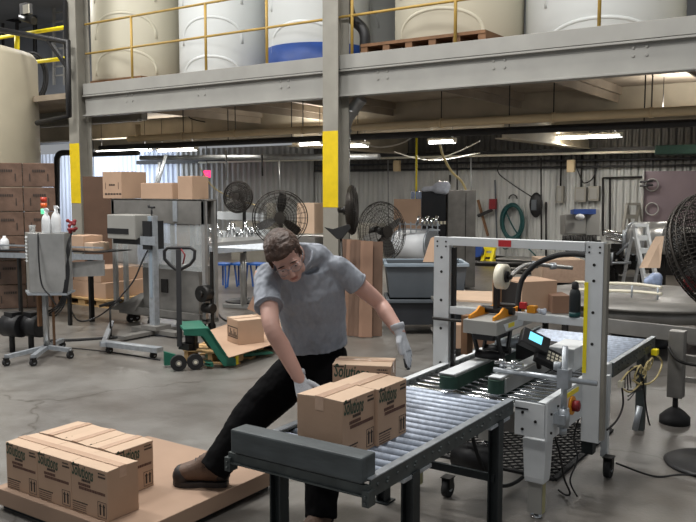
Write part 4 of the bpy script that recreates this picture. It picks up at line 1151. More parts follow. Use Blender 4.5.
for i in range(8):
    for k in range(2):
        p = CP(0,0,1.25-i*.035)+sdir*(.04+.10*k)-ey_.cross(Vector((0,0,1)))*.0; nn = Vector((sdir.y,-sdir.x,0))*(-1)
        nn = Vector((-sdir.y*-1, sdir.x*-1, 0)); nn = nn if nn.dot(Vector((0,0,0))-A0) > 0 else -nn
        b.prism([p+nn*.002, p+sdir*.075+nn*.002, p+sdir*.075+nn*.014+Vector((0,0,-.014)), p+nn*.014+Vector((0,0,-.014))], (0,0,.004))
b.build('louvres', 'white_paint', cc_)
pb = CP(.10,.14,0)
MB().cyl(pb+Vector((0,0,.09)), pb+Vector((0,0,.655)), .032).build('post', 'steel', cc_)
MB().cyl(pb+ex_*.08+Vector((0,0,.09)), pb+ex_*.08+Vector((0,0,.655)), .014).box(pb.x-.12,pb.x-.09,pb.y-.02,pb.y+.02,.3,.655).build('rod', 'wood_brown', cc_)
b = MB(); ends = [atZ(6,357,.09), atZ(33,357,.09), atZ(70,350,.09), atZ(62,340,.09)]
for e_ in ends: b.bar(pb+Vector((0,0,.09)), e_, .05, .04)
b.build('base_frame', 'galv', cc_)
for e_ in ends: caster(e_.x, e_.y, .035, cc_)
MB().cyl(CP(.28,.1,1.29), CP(.28,.1,1.31), .02).build('cable_gland', 'black', cc_)
MB().tube(spline([atD(38,233,8.15), atD(39,262,8.12), atD(42,285,8.12), atD(50,296,8.12), atD(56,305,8.15)],6), .008, 6).build('cable', 'black', cc_)
def spraybottle(p, lab, grp='bottles on the control cabinet', s=1):
    t = thing('spray_bottle', lab, 'bottle', p, 0, grp)
    MB().lathe(p, [(.04*s,0),(.045*s,.01),(.045*s,.13*s),(.035*s,.17*s),(.014*s,.20*s),(.014*s,.225*s)], 18).build('body','white_plastic',t)
    MB().box(p.x-.015*s,p.x+.02*s,p.y-.012,p.y+.012,p.z+.225*s,p.z+.255*s).bar(p+Vector((.02*s,0,.245*s)),p+Vector((.06*s,-.01,.235*s)),.012).bar(p+Vector((.02*s,0,.23*s)),p+Vector((.04*s,-.01,.195*s)),.008).build('trigger','white_plastic',t)
p0 = CP(.10,.10,1.29)
spraybottle(CP(.16,.08,1.29), 'left white spray bottle on the stainless control cabinet')
spraybottle(CP(.255,.10,1.29), 'right white spray bottle on the stainless control cabinet', s=1.1)
t = thing('jug', 'clear small cup on the stainless control cabinet', 'cup', CP(-.03,.12,1.29)); MB().lathe(CP(-.0,.12,1.29), [(.028,0),(.034,.08)], 16).build('cup','clear_panel',t)
st = thing('signal_light', 'red, orange and green stack light behind the white spray bottles', 'light', CP(.10,.22,1.29))
p = CP(.09,.22,1.29); MB().cyl(p, p+Vector((0,0,.19)), .012).build('pole','dark_metal',st)
for z, m_ in ((.19,'beacon_green'),(.25,'beacon_orange'),(.31,'beacon_red')): MB().cyl(p+Vector((0,0,z)), p+Vector((0,0,z+.055)), .032, 16).build('lens', m_, st)
b = MB(); pr_ = CP(.40,.12,1.29)
random.seed(5)
for i in range(14): b.ball(pr_+Vector((random.uniform(-.05,.05),random.uniform(-.03,.03),random.uniform(.01,.13))), .02)
tag(b.build('wire_bundle', 'red_dark', remesh=.008), 'small bundle of dark red wire on the control cabinet', 'wire')
# cable bundle on the right of the cabinet
b = MB()
for k in range(4): b.tube(spline([atD(72-k,232+4*k,8.25), atD(67+k,248,8.2), atD(69-k,270,8.2), atD(67-k,290,8.2), atD(64-2*k,305,8.25), atD(55-3*k,316-k,8.4), atD(47,312+2*k,8.4)],6), .009, 6)
tag(b.build('power_cable', 'black'), 'bundle of black cables hanging down the right side of the control cabinet', 'cable')
cable('power_cable', [atD(66,290,8.2), atD(72,312,8.4), atD(80,321,8.6), atD(95,318,8.7), atD(110,308,8.6), atD(122,295,8.6), atD(134,280,8.6), atD(142,262,8.6), atD(148,250,8.6)], .009, 'black', 'long black cable sagging from the control cabinet to the aluminium column')
cable('power_cable', [atZ(50,341,.01), atZ(80,340,.01), atZ(110,338,.01), atZ(150,336,.01)], .02, 'black_rubber', 'black cable lying on the floor between cabinet stand and packing machine')
cable('power_cable', [atZ(72,348,.01), atZ(110,352,.01), atZ(160,360,.01)], .006, 'black', 'thin dark line of cable on the floor toward the pallet jack')

# conveyor line behind the cabinet
lc = thing('belt_conveyor', 'long steel belt conveyor behind the control cabinet', 'conveyor', (-8.2,6.2,0))
a_ = Vector((-10.9,6.48,.835)); b_ = Vector((-7.85,6.33,.95))
dv = (b_-a_).normalized(); nv = Vector((0,1,0))
MB().prism([a_+Vector((0,0,.02)), b_+Vector((0,0,.02)), b_+Vector((0,.45,.02)), a_+Vector((0,.45,.02))], (0,0,.015)).build('belt', 'black', lc)
MB().prism([a_, b_, b_-Vector((0,0,.07)), a_-Vector((0,0,.07))], (0,.01,0)).build('side_rail', 'galv', lc)
MB().prism([a_+Vector((1.85,.02,-.07)), b_+Vector((-.0,.02,-.07)), b_+Vector((-.0,.02,-.26)), a_+Vector((1.85,.02,-.26))], (0,.01,0)).build('side_skirt', 'steel', lc)
MB().prism([a_+Vector((0,.0,.12)), b_+Vector((0,.0,.09)), b_+Vector((0,0,.07)), a_+Vector((0,0,.10))], (0,.02,0)).build('guide_rail', 'galv', lc)
for f in (.38,.75):
    p = a_.lerp(b_,f); MB().box(p.x-.02,p.x+.02,p.y+.02,p.y+.06,0,p.z-.06).box(p.x-.02,p.x+.02,p.y+.35,p.y+.41,0,p.z-.06).build('leg','dark_metal',lc)
MB().cb(a_+Vector((1.65,-.03,-.16)),(.30,.1,.16)).build('control_box','dark_metal',lc)
for i in range(2): MB().cyl(a_+Vector((1.6+.1*i,-.08,-.16)),a_+Vector((1.6+.1*i,-.11,-.16)),.03).build('push_button','black',lc)
mo = thing('electric_motor', 'pair of dark electric motors low at the left edge', 'motor', atD(14,335,8.6))
for px in (6,25):
    c = atD(px,325+px*.0,8.6); c.z = max(c.z,.22)
    m_ = MB().cyl(c, c+Vector((.22,.05,0)), .12, 18).cyl(c-Vector((.12,.02,0)), c, .07, 14).cb(c+Vector((.1,.02,.12)),(.14,.12,.06)).cyl((c.x+.1,c.y,0),(c.x+.1,c.y,c.z),.03).build('motor_body','black',mo)
    MB().cyl(c-Vector((.13,.022,0)), c-Vector((.12,.02,0)), .04).build('shaft_end','steel',m_)
bl_ = atY(4,262,6.5)
t = thing('bottle', 'white plastic bottle standing on the steel conveyor at the left edge', 'bottle', (bl_.x, 6.52, .90))
MB().lathe((0,0,0), [(.055,0),(.06,.01),(.06,.11),(.05,.14),(.02,.17),(.02,.19)], 18).build('body','white_plastic',t,local=True)
t = thing('bottle', 'white bottle cut off by the left edge on the steel conveyor', 'bottle', (bl_.x-.22,6.5,.91)); MB().lathe((0,0,0), [(.055,0),(.06,.01),(.06,.13),(.04,.16),(.02,.17),(.02,.2)], 18).build('body','white_plastic',t,local=True)

# shrink wrapped carton stack
random.seed(11)
G3 = 'shrink wrapped brown cartons stacked at the left edge'
SY = 8.15
DS = 11.7
Fh = Vector((Fv.x, Fv.y, 0)).normalized()
wC = 29.5*DS/800
rows = ['bottom', 'second', 'third', 'fourth', 'fifth', 'top']
zt = atD(40,163,DS).z; hC = zt/6
cR = atD(55,188,DS); cR.z = 0
Ra = Vector((math.cos(YAW+.35), math.sin(YAW+.35), 0)); Fa = Vector((-Ra.y, Ra.x, 0))
for cI in range(2):
    for r_ in range(6):
        c = cR-Ra*(wC*(cI+.5)+.008*cI)+Fa*.25
        nm_ = {'bottom':'bottom row','top':'top row'}.get(rows[r_], rows[r_]+' row up')
        t = thing('carton', 'shrink wrapped brown carton at the left edge, %s, %s' % (nm_, ('right column','left column')[cI]), 'carton', (c.x, c.y, r_*hC), YAW+.35, G3)
        MB().box(-wC/2,wC/2,-.25+random.random()*.014,.25,.004,hC-.004).build('body','shrink_wrap',t,bevel=.01,local=True)
        b = MB()
        b.box(-wC*.30,-wC*.27,-.254,-.252,hC*.25,hC*.55).box(wC*.27,wC*.30,-.254,-.252,hC*.25,hC*.55)
        x = -wC*.2
        while x < wC*.2: b.box(x,x+.02,-.254,-.252,hC*.62,hC*.72); x += .03
        b.build('print','ink_dark',t,local=True)
bq = cR+Rv*.16+Fh*.75
tag(MB().prism([bq, bq+Rv*.5, bq+Rv*.5+Vector((0,0,1.93)), bq+Vector((0,0,1.93))], Fh*.04).build('plywood_sheet','board_brown'), 'tall brown board standing between the wrapped cartons and the left column', 'board')

# low cartons on a pallet behind the conveyor
wp2 = thing('wooden_pallet', 'pale wooden pallet on the floor behind the steel conveyor', 'pallet', (-10.2,7.9,0))
MB().box(-11.3,-9.35,7.6,8.7,.10,.125).build('deck_boards','wood_pallet',wp2)
for y in (7.62,8.1,8.6):
    b = MB(); x = -11.3
    while x < -9.4: b.box(x,x+.16,y,y+.09,.02,.10); x += .42
    b.box(-11.3,-9.35,y,y+.09,0,.02); b.build('stringer','wood_pallet',wp2)
G4 = 'flat brown cartons on the pallet behind the steel conveyor'
for i,(x0_,x1_,z0_,z1_) in enumerate(((-11.2,-10.35,.127,.36),(-10.33,-9.45,.127,.36),(-11.1,-10.2,.362,.56),(-10.18,-9.55,.362,.56))):
    tag(MB().box(x0_,x1_,7.66,8.5,z0_,z1_).build('carton','cardboard' if i%2 else 'cardboard_dark',bevel=.005), 'flat brown carton on the pallet behind the conveyor, %s' % ('lower left','lower right','upper left','upper right')[i], 'carton', G4)
# cartons around the left column
def cart(px0,px1,py0,py1,y,dp,lab,m='cardboard',side=None,zbase=None,pr=False,grp=None):
    p = atY(px0,py1,y); q = atY(px1,py0,y); z0 = p.z if zbase is None else zbase
    t = thing('carton', lab, 'carton', ((p.x+q.x)/2, y+dp/2, z0), 0, grp)
    w_ = q.x-p.x; h_ = q.z-z0
    MB().box(-w_/2,w_/2,-dp/2,dp/2,0,h_).build('body', m, t, bevel=.005, local=True)
    MB().box(-w_/2,w_/2,-.03,.03,h_,h_+.003).build('tape_strip','tape',t,local=True)
    if pr:
        b = MB(); b.box(-w_*.35,-w_*.33,-dp/2-.002,-dp/2,h_*.35,h_*.6).box(w_*.33,w_*.35,-dp/2-.002,-dp/2,h_*.35,h_*.6)
        x = -w_*.38
        while x < w_*.38: b.box(x,x+.04,-dp/2-.002,-dp/2,h_*.14,h_*.2); x += .055
        x = -w_*.15
        while x < w_*.15: b.box(x,x+.03,-dp/2-.002,-dp/2,h_*.48,h_*.54); x += .04
        b.build('print','ink_dark',t,local=True)
    return t
cart(69,83,236,250,6.4,.3,'small brown carton on the steel conveyor below the left column','cardboard', zbase=.968)
cart(84.5,93,243,252,6.4,.25,'flat tan carton beside the small carton on the steel conveyor','cardboard_light',zbase=.972)
cart(91,110,205,253,9.4,.6,'dark brown carton stack piece between left column and packing machine','board_brown',zbase=0)
cart(95,109,222,262,8.6,.4,'open brown carton standing left of the packing machine','cardboard_dark',zbase=0)

# packing machine
MY = 6.9
pm = thing('packing_machine', 'stainless packing machine with clear guard panels on casters', 'machine', (-7.6,MY+.3,0))
mx0 = atY(111,200,MY).x; mx1 = atY(204,200,MY).x; mt_ = atY(150,199,MY).z
z1_ = atY(150,223,MY).z
MB().box(mx0,mx1,MY,MY+.02,z1_,mt_).box(mx0,mx1,MY,MY+.22,mt_-.02,mt_).box(mx0,mx1,MY+.2,MY+.22,z1_,mt_).build('top_panel','steel_dull',pm,bevel=.004)
MB().box(atY(173,200,MY).x,atY(176,200,MY).x+.02,MY-.01,MY,z1_+.03,mt_-.02).build('handle_strip','galv',pm)
for x in (mx0,mx1-.05):
    for y in (MY,MY+.17): MB().box(x,x+.05,y,y+.05,.16,mt_-.02).build('upright','steel',pm)
MB().box(mx0+.05,mx1-.05,MY+.01,MY+.016,.75,z1_).build('clear_guard','clear_panel',pm)
bx0 = atY(140,290,MY).x; bx1 = atY(196,290,MY).x
MB().box(bx0,bx1,MY+.05,MY+.25,.22,.80).build('lower_cabinet','steel_dull',pm,bevel=.005)
MB().box(bx0+.35,bx0+.46,MY+.03,MY+.05,.45,.62).build('recess','dark_metal',pm)
for px in (168,188):
    x = atY(px,250,MY).x; MB().box(x-.02,x+.02,MY+.06,MY+.1,.45,1.32).build('guide_column','galv',pm)
MB().box(atY(171,250,MY).x,atY(183,250,MY).x,MY+.1,MY+.12,1.0,1.32).build('inner_panel','cardboard',pm)
b = MB().prism([Vector((bx0-.55,MY-.05,.17)),Vector((bx0,MY-.1,.20)),Vector((bx0,MY+.1,.40)),Vector((bx0-.1,MY+.1,.40))], (0,.5,0)); b.build('side_chute','steel_dull',pm)
MB().box(mx0+.1,mx1,MY,MY+.22,.13,.18).box(bx0-.2,bx1+.1,MY-.05,MY,.16,.24).build('base_frame','steel_dull',pm)
for x,y in ((mx0+.2,MY+.1),(mx1-.1,MY+.05),(mx1-.1,MY+.2),(mx0+.2,MY+.2),(bx0+.2,MY-.0)): caster(x,y,.055,pm)
c = atY(201,294,MY-.1); MB().cyl(c,c+Vector((0,.12,0)),.10,20).cyl(c+Vector((0,-.03,0)),c,.04).build('hand_wheel','dark_metal',pm)
MB().cyl(c+Vector((-.05,.1,-.18)),c+Vector((.1,.1,-.18)),.06).build('drive_motor','dark_metal',pm)
x_ = atY(210,280,MY).x
MB().box(x_,x_+.03,MY,MY+.03,.05,1.0).build('support_post','dark_metal',pm)
# print head on the aluminium column
ph = thing('label_printer', 'grey boxed print head on an aluminium column in front of the packing machine', 'machine', atZ(155,331,0))
PYc = 6.55
def PX(px,py): return atY(px,py,PYc)
a0=PX(114,238); a1=PX(141,215); MB().box(a0.x,a1.x,PYc-.1,PYc+.2,a0.z,a1.z).build('housing','grey_paint',ph,bevel=.01)
a0=PX(114,233); a1=PX(135,228.5); MB().box(a0.x,a1.x,PYc-.105,PYc-.1,a0.z,a1.z).build('front_slot','black',ph)
a0=PX(117,243); a1=PX(147,238); MB().box(a0.x,a1.x,PYc-.06,PYc+.2,a0.z,a1.z).box(PX(141,0).x,PX(149,0).x,PYc-.06,PYc+.15,PX(0,240).z,PX(0,216).z).build('lower_housing','black',ph)
a0=PX(149,325); a1=PX(157,216); cx=(a0.x+a1.x)/2
MB().box(cx-.045,cx+.045,PYc-.03,PYc+.05,.05,a1.z).build('column','galv',ph,bevel=.003)
MB().box(cx-.02,cx+.02,PYc-.035,PYc-.03,.45,a1.z).build('column_slot','grey_bin_rim',ph)
MB().cyl((cx,PYc,a1.z),(cx,PYc,a1.z+.10),.01).cyl((cx-.05,PYc,a1.z+.10),(cx+.05,PYc,a1.z+.10),.012).cyl((cx-.05,PYc,a1.z+.10),(cx-.05,PYc,a1.z+.13),.012).build('crank','black',ph)
MB().box(cx-.13,cx+.12,PYc-.07,PYc-.03,1.08,1.18).build('bracket','galv',ph)
MB().box(cx-.35,cx+.4,PYc-.05,PYc+.09,.02,.07).box(cx-.12,cx+.14,PYc-.1,PYc+.14,.07,.12).box(cx-.06,cx+.06,PYc-.5,PYc+.4,.02,.06).build('base','steel_dull',ph)
bb = thing('floor_cart', 'steel floor frame on casters in front of the packing machine', 'frame', atZ(130,345,0))
P0=atZ(103,343,.10); P1=atZ(160,350,.10); MB().bar(P0,P1,.10,.05).bar(atZ(112,322,.1),atZ(103,345,.1),.05,.04).build('bar','galv',bb)
caster(P1.x-.1,P1.y,.035,bb); caster(P0.x+.1,P0.y,.035,bb)
b = MB(); pA=atD(100,306,9.3); b.bar(pA, atD(121,300,9.3), .08, .03); b.cyl(atD(110,306,9.3), (atD(110,306,9.3).x, atD(110,306,9.3).y, .03), .012)
b.cyl((atD(110,306,9.3).x, atD(110,306,9.3).y, 0),(atD(110,306,9.3).x, atD(110,306,9.3).y, .03),.04)
tag(b.build('foot_stand', 'dark_metal'), 'small dark adjustable stand between control cabinet and packing machine', 'stand')
# cartons on top of the packing machine
ztop = mt_
cart(103,121,171.5,200,6.92,.42,'large brown carton printed on its front, on the packing machine','cardboard',zbase=ztop,pr=True,grp=None)
cart(141,172,183,199,7.05,.12,'wide low tan carton on the packing machine','cardboard',zbase=ztop)
cart(178,192,176,199,6.95,.28,'tall tan carton at the right end on top of the packing machine','cardboard',zbase=ztop)
# ------------------------------------------------------------ background, middle
cB = atD(280,218,10.0)
fan('pedestal_fan', 'dark cage fan with broad blades directly behind the worker\'s head', cB, Bv+Rv*.05, .345, .10, 3, base=(cB.x-.15, cB.y+.2, 0), wires=28, wr=.002, blade_col='dark_metal')
cA = atD(238,197,12.0)
fan('pedestal_fan', 'small dusty grey cage fan far back near the EXIT sign', cA, Bv-Rv*.3, .235, .08, 4, base=(cA.x-.1,cA.y+.25,0), wires=40, wr=.0035)
cC = atD(382,232,10.6)
fan('pedestal_fan', 'cage fan turned to the right above the grey bins', cC, (Rv*.62+Bv*.78), .40, .12, 4, base=(cC.x-.5,cC.y+.75,0), wires=44, wr=.002, blade_col='steel_dull')
cE = atD(352,210,10.2)
fan('wall_fan', 'black cage fan seen edge on beside the middle column', cE, Rv+Bv*.12, .31, .07, 4, wires=60, wr=.004, blade_col='black')
MB().cyl(cE-Rv*.05-Vector((0,0,0)), cE-Rv*.22+Vector((0,.1,0)), .04).build('wall_bracket','dark_metal',[o for o in col.objects if o.name.startswith('wall_fan')][0])

# broom head
br = thing('broom', 'black broom standing head up between the worker and the middle column', 'broom', atD(346,300,9.4))
b = MB(); D0=9.4
b.prism([atD(324,227,D0), atD(333,229,D0), atD(349,224,D0), atD(351,228,D0), atD(342,239,D0), atD(337,239,D0)], Fv*.06); b.build('head','black_rubber',br,bevel=.006)
h0 = atD(341,238,D0+.03); MB().cyl(h0, (h0.x+.05,h0.y,.0), .014).build('handle','dark_metal',br)
# leaning cardboard sheets
G5 = 'flat cardboard sheets leaning below the middle column'
for i,(t0,t1,b0,b1,dq,m_) in enumerate(((344,352,343,350,9.75,'board_brown'),(350,357,346,354,9.7,'cardboard_dark'),(354,362,351,359,9.65,'board_brown'),(360,366,357,364,9.6,'board_brown'),(364,373,362,372,9.55,'cardboard_dark'),(372,383,372,382,9.62,'board_brown'))):
    zb = atD(b0,333,dq); z0 = atZ(b0,335+.0*i,.01)
    p = [atD(b0,334-i*.4,dq-.2), atD(b1,334-i*.4,dq-.2), atD(t1,239+i*.5,dq+.15), atD(t0,239+i*.5,dq+.15)]
    for q in p[:2]: q.z = .01
    tag(MB().prism(p, Fv*.035+Rv*-.04).build('cardboard_sheet', m_), 'flat cardboard sheet leaning in the rack below the middle column, %s from the left' % ('first','second','third','fourth','fifth','sixth')[i], 'cardboard', G5)
# tilt bins
def bin_(nm, px0, px1, py0, py1, d, m_, lab, grp):
    a = atD(px0,py1,d); c = atD(px1,py1,d); w_ = (c-a).length; zt_ = atD(px0,py0,d).z; zb_ = max(a.z,.12) if nm else a.z
    ctr = (a+c)/2+Vector((Fv.x,Fv.y,0))*.32
    t = thing('storage_bin', lab, 'bin', (ctr.x,ctr.y,zb_), YAW, grp); h = zt_-zb_
    b = MB(); vs = []
    for z,k in ((0,.90),(h,1.0),(h,.97),(.03,.87)):
        vs += [Vector((i*w_/2*k, j*.32*k, z)) for i,j in ((-1,-1),(1,-1),(1,1),(-1,1))]
    b.add(vs, [(3,2,1,0)]+[(i,(i+1)%4,4+(i+1)%4,4+i) for i in range(4)]+[(4+i,4+(i+1)%4,8+(i+1)%4,8+i) for i in range(4)]+[(8+i,8+(i+1)%4,12+(i+1)%4,12+i) for i in range(4)]+[(12,13,14,15)])
    b.build('tub', m_, t, local=True)
    r_ = w_/2+.02; b = MB()
    b.box(-r_,r_,-.35,-.31,h-.03,h+.01).box(-r_,r_,.31,.35,h-.03,h+.01).box(-r_,-r_+.04,-.31,.31,h-.03,h+.01).box(r_-.04,r_,-.31,.31,h-.03,h+.01)
    b.build('rim', 'grey_bin_rim' if nm == 0 else 'grey_bin', t, local=True, bevel=.006)
    return t, w_
G6 = 'grey wheeled bins stacked left of the gate frame'
t2, w2 = bin_(1, 388,466,300,327, 9.55, 'black_bin', 'dark grey wheeled bin, the lower one left of the gate frame', G6)
for i in (-1,1):
    for j in (-1,1):
        c = MB().cyl((i*w2*.38-.02, j*.22, -.12+.055),(i*w2*.38+.02, j*.22, -.12+.055),.055,14).cb((i*w2*.38,j*.22,-.03),(.06,.06,.06)).build('caster','black_rubber',t2,local=True)
t1, w1 = bin_(0, 386,467,264,298, 9.55, 'grey_bin', 'grey bin with a pale blue rim, stacked on the dark wheeled bin', G6)
p = [atD(423,262,9.7), atD(434,262,9.7), atD(436,236,9.8), atD(431,238,9.8)]
tag(MB().prism([v for v in p], Fv*.03).build('cardboard_flap','cardboard'), 'brown cardboard flap sticking up out of the upper grey bin', 'cardboard')
# white drum and chrome rack
dr = thing('drum', 'white drum lying behind the cage fan and the bins', 'drum', atD(415,250,11.5))
a = atD(399,247,11.6); c = atD(433,246,11.3); MB().cyl(a,c,.24,28).build('shell','white_plastic',dr)
MB().lathe(a,[(.25,0),(.25,.03)],28,(c-a)).build('ring','galv',dr); MB().lathe(c,[(.25,-.03),(.25,0)],28,(c-a)).build('ring','galv',dr)
for q in (a.lerp(c,.2), a.lerp(c,.8)): MB().box(q.x-.03,q.x+.03,q.y-.2,q.y+.2,0,q.z-.2).build('cradle','dark_metal',dr)
wr2 = thing('wire_rack', 'small chrome rack of fittings on top of the white drum', 'rack', atD(415,228,11.3))
b = MB(); 
for yy in (224,229): b.bar(atD(398,yy,11.3), atD(440,yy+1,11.1), .02)
for k in range(8): b.bar(atD(400+5.4*k,222,11.3), atD(400+5.4*k,233,11.3), .015)
b.build('frame','galv',wr2)
b = MB()
for k in range(5): b.cyl(atD(417+4.5*k,226,11.1), atD(419+4.5*k,216+2*(k%2),11.1), .02)
b.build('valve','chrome',wr2)
tag(MB().prism([atD(394,199,12.6),atD(421,199,12.6),atD(421,232,12.6),atD(394,232,12.6)], Fv*.05).build('cardboard_sheet','cardboard'), 'plain tan cardboard sheet standing behind the cage fan', 'cardboard')
s_ = MB().box(atD(394,232,12.6).x-.1, atD(421,232,12.6).x+.1, atD(400,232,12.6).y, atD(400,232,12.6).y+.5, 0, atD(394,232,12.6).z-.01); tag(s_.build('crate','steel_dull'), 'dull grey crate below the plain tan cardboard sheet', 'crate')
# steel cabinet with dark front
sc_ = thing('steel_cabinet', 'tall stainless cabinet with a dark panel of switches left of the hose coil', 'cabinet', atZ(450,292,0))
a = atZ(447,290,0); c = atZ(475,289,0); ex2=(c-a); w_=ex2.length; ang=math.atan2(ex2.y,ex2.x); d_=13.6
zt_ = atD(450,190,a.dot(Vector((Fv.x,Fv.y,0)))).z
sc_.location=(a.x,a.y,0); sc_.rotation_euler=(0,0,ang)
MB().box(0,w_,0,.6,.03,zt_).build('body','steel_dull',sc_,local=True,bevel=.01)
MB().box(w_*.62,w_*.64,-.006,0,.05,zt_-.05).build('door_seam','dark_metal',sc_,local=True)
MB().box(-.46,0,.05,.6,zt_*.42,zt_-.02).build('switch_housing','black_gloss',sc_,local=True,bevel=.01)
b = MB()
for k in range(7): b.box(-.43+.062*k,-.39+.062*k,.035,.05,zt_*.66,zt_*.69)
b.build('switch_row','cream',sc_,local=True)
MB().box(-.44,-.02,.1,.55,0,zt_*.42).build('lower_box','dark_metal',sc_,local=True)
b = MB(); c_ = atD(430,188.5,13.2)
for k in range(9): b.ball(atD(424+2.6*k, 189.5-.9*math.sin(k*.5), 13.6), .05+.03*(k>4))
for k in range(4): b.ball(atD(438+2.6*k, 187-(k%2), 13.6), .085)
tag(b.build('plastic_bag','bag_plastic',remesh=.02,smoothit=3), 'white plastic bag lying on top of the dark fronted cabinet', 'bag')
# hanging hoses and lines
pipe('air_line', atY(416.5,137,12.2), atY(416,240,12.2), .018, 'yellow_bright', 'straight yellow air line hanging in front of the rear wall', 'hose')
cable('air_hose', [atY(440,145,13), atY(444,158,13), atY(452,172,13), atY(462,182,13), atY(468,198,13), atY(468,215,13), atY(466,226,13)], .022, 'ext_cord', 'curved pale yellow hose hanging over the steel cabinet', 'hose')
MB().cyl(atY(466,226,13), atY(460,234,13), .035).build('nozzle','yellow_bright',[o for o in col.objects if o.name.startswith('air_hose')][-1]) if False else None
cable('cable', [atY(200,168,12), atY(212,186,12), atY(232,198,12), atY(255,205,12)], .012, 'ext_cord', 'pale cable drooping from the mezzanine behind the EXIT sign', 'cable')
cable('cable', [atY(502,160,17), atY(498,172,17), atY(512,184,17), atY(532,197,17)], .014, 'dark_metal', 'dark cable running down to the black wall box')
cable('cable', [atY(480,141,15), atY(462,150,15), atY(440,158,15), atY(424,160,15)], .012, 'lamp_case', 'pale wire drooping from the conduit above the cabinet')
cable('cable', [atY(350,140,11), atY(378,147,11), atY(402,143,11), atY(416,134,11)], .012, 'lamp_case', 'pale wire sagging right of the middle column')
cable('cable', [atY(395,152,14), atY(415,158,14), atY(440,160,14), atY(480,153,14)], .010, 'lamp_case', 'thin pale wire sagging below the lit tube above the cabinet')
for k,(px,py0,py1,yy) in enumerate(((226,150,180,13),(262,154,176,13),(279,160,190,13),(457,158,220,16.5),(471,158,210,16.5),(541,158,250,17.2),(388,160,225,17))):
    pipe('conduit', atY(px,py0,yy), atY(px+.5,py1,yy), .018, 'dark_metal' if k%2 else 'duct', 'thin vertical conduit hanging before the rear wall, %s from the left' % ('first','second','third','fifth','sixth','seventh','fourth')[k], 'conduit')
cable('cable', [atY(145,95,BY+.4), atY(185,110,11), atY(190,118,11), atY(205,122,11)], .012, 'dark_metal', 'dark cable strung under the mezzanine left of the middle column')
for k,(p_,q_) in enumerate((((152,205),(166,155)),((160,162),(153,200)),((90,190),(92,125)))):
    pipe('brace', atY(*p_,13.5), atY(*q_,13.5), .04, 'galv' if k<2 else 'duct', ('slanted pale brace above the large printed carton','second pale brace behind the cartons on the packing machine','thin grey pipe beside the left column')[k], 'brace')
t = thing('pull_switch','small dark switch box hanging right of the left column','switch',atY(94,180,11)); MB().cb(atY(94,180,11),(.08,.06,.12)).cyl(atY(94,178,11),atY(93,140,11),.008).build('box','dark_metal',t)
# far left tables
wt = thing('packing_table', 'long white packing table line behind the dark cage fan', 'table', atD(236,240,11.6))
b = MB(); b.prism([atD(209,247,11.2),atD(270,242,11.4),atD(270,238,12.2),atD(209,241,12.0)], (0,0,.05)); b.build('table_top','steel',wt)
MB().prism([atD(209,254,11.15),atD(266,250,11.3),atD(266,243,11.35),atD(209,247,11.15)], Fv*.03).build('apron','galv',wt)
MB().bar(atD(212,215,12.4),atD(264,217,12.4),.06,.12).build('overhead_beam','white_paint',wt)
for px in (214,262): MB().bar(atD(px,217,12.4),atD(px,243,12.4),.05).build('upright','white_paint',wt)
a = atD(243,253,11.6); MB().cyl(a,(a.x,a.y,.04),.045).bar((a.x-.3,a.y-.1,.03),(a.x+.35,a.y+.1,.03),.07,.05).build('leg','steel',wt)
a = atD(213,253,11.4); MB().cyl(a,(a.x,a.y,.0),.03).build('leg','dark_metal',wt)
random.seed(9)
wm = thing('bottling_machine', 'white and steel machinery cluttering the far packing table', 'machine', atD(232,235,12.2))
b = MB()
for k in range(10):
    px = 214+k*5; h = random.uniform(5,14); b.box(*[v for v in (lambda p,q:(p.x,p.x+.12,p.y,p.y+.12,p.z,q.z))(atD(px,240,12.2),atD(px,240-h,12.2))])
b.build('housing','white_paint',wm)
b = MB()
for k in range(12):
    px = 214+k*4.2; b.cyl(atD(px,239,12.0), atD(px+random.uniform(-4,4),239-random.uniform(6,20),12.0), random.uniform(.012,.03),8)
b.build('fittings','chrome',wm)
b = MB()
for k in range(7): b.cb(atD(216+k*7,235,12.2),(.08,.08,.07))
b.build('motor','dark_metal',wm)
G7='blue stools under the far packing table'
for i,px in enumerate((224,240,258)):
    a = atD(px,263,14.2); t = thing('stool','blue stool far back under the white packing table, %s'%('leftmost','middle one','nearest the worker')[i],'stool',(a.x,a.y,0),0,G7)
    MB().box(a.x-.17,a.x+.17,a.y-.15,a.y+.15,a.z-.03,a.z).build('seat','blue',t)
    for sx_,sy_ in ((-1,-1),(1,-1),(-1,1),(1,1)): MB().bar((a.x+sx_*.14,a.y+sy_*.12,a.z-.03),(a.x+sx_*.17,a.y+sy_*.15,0),.03).build('leg','blue',t)
tag(MB().box(-13.2,-9.5,14.5,15.6,.0,.95).box(-12,-11.8,14.4,14.5,.95,1.4).build('work_bench','grey_paint_old'), 'pale grey bench far back behind the blue stools', 'bench')
cable('power_cable', [atZ(212,304,.01), atZ(222,318,.01), atZ(232,322,.01)], .012, 'black', 'black cable on the floor beside the dark support post')
tan = thing('carton','light tan carton open behind the dark cage fan','carton',atD(314,222,11)); MB().cb(atD(312,218,11.2),(.3,.3,.42)).build('body','cardboard_light',tan)
a = atD(312,232,11.2); MB().box(a.x-.3,a.x+.2,a.y-.2,a.y+.3,0,a.z-.06).build('x','steel_dull').name='side_table'
tag(bpy.data.objects['side_table'],'grey stand carrying the light tan carton behind the fan','stand')

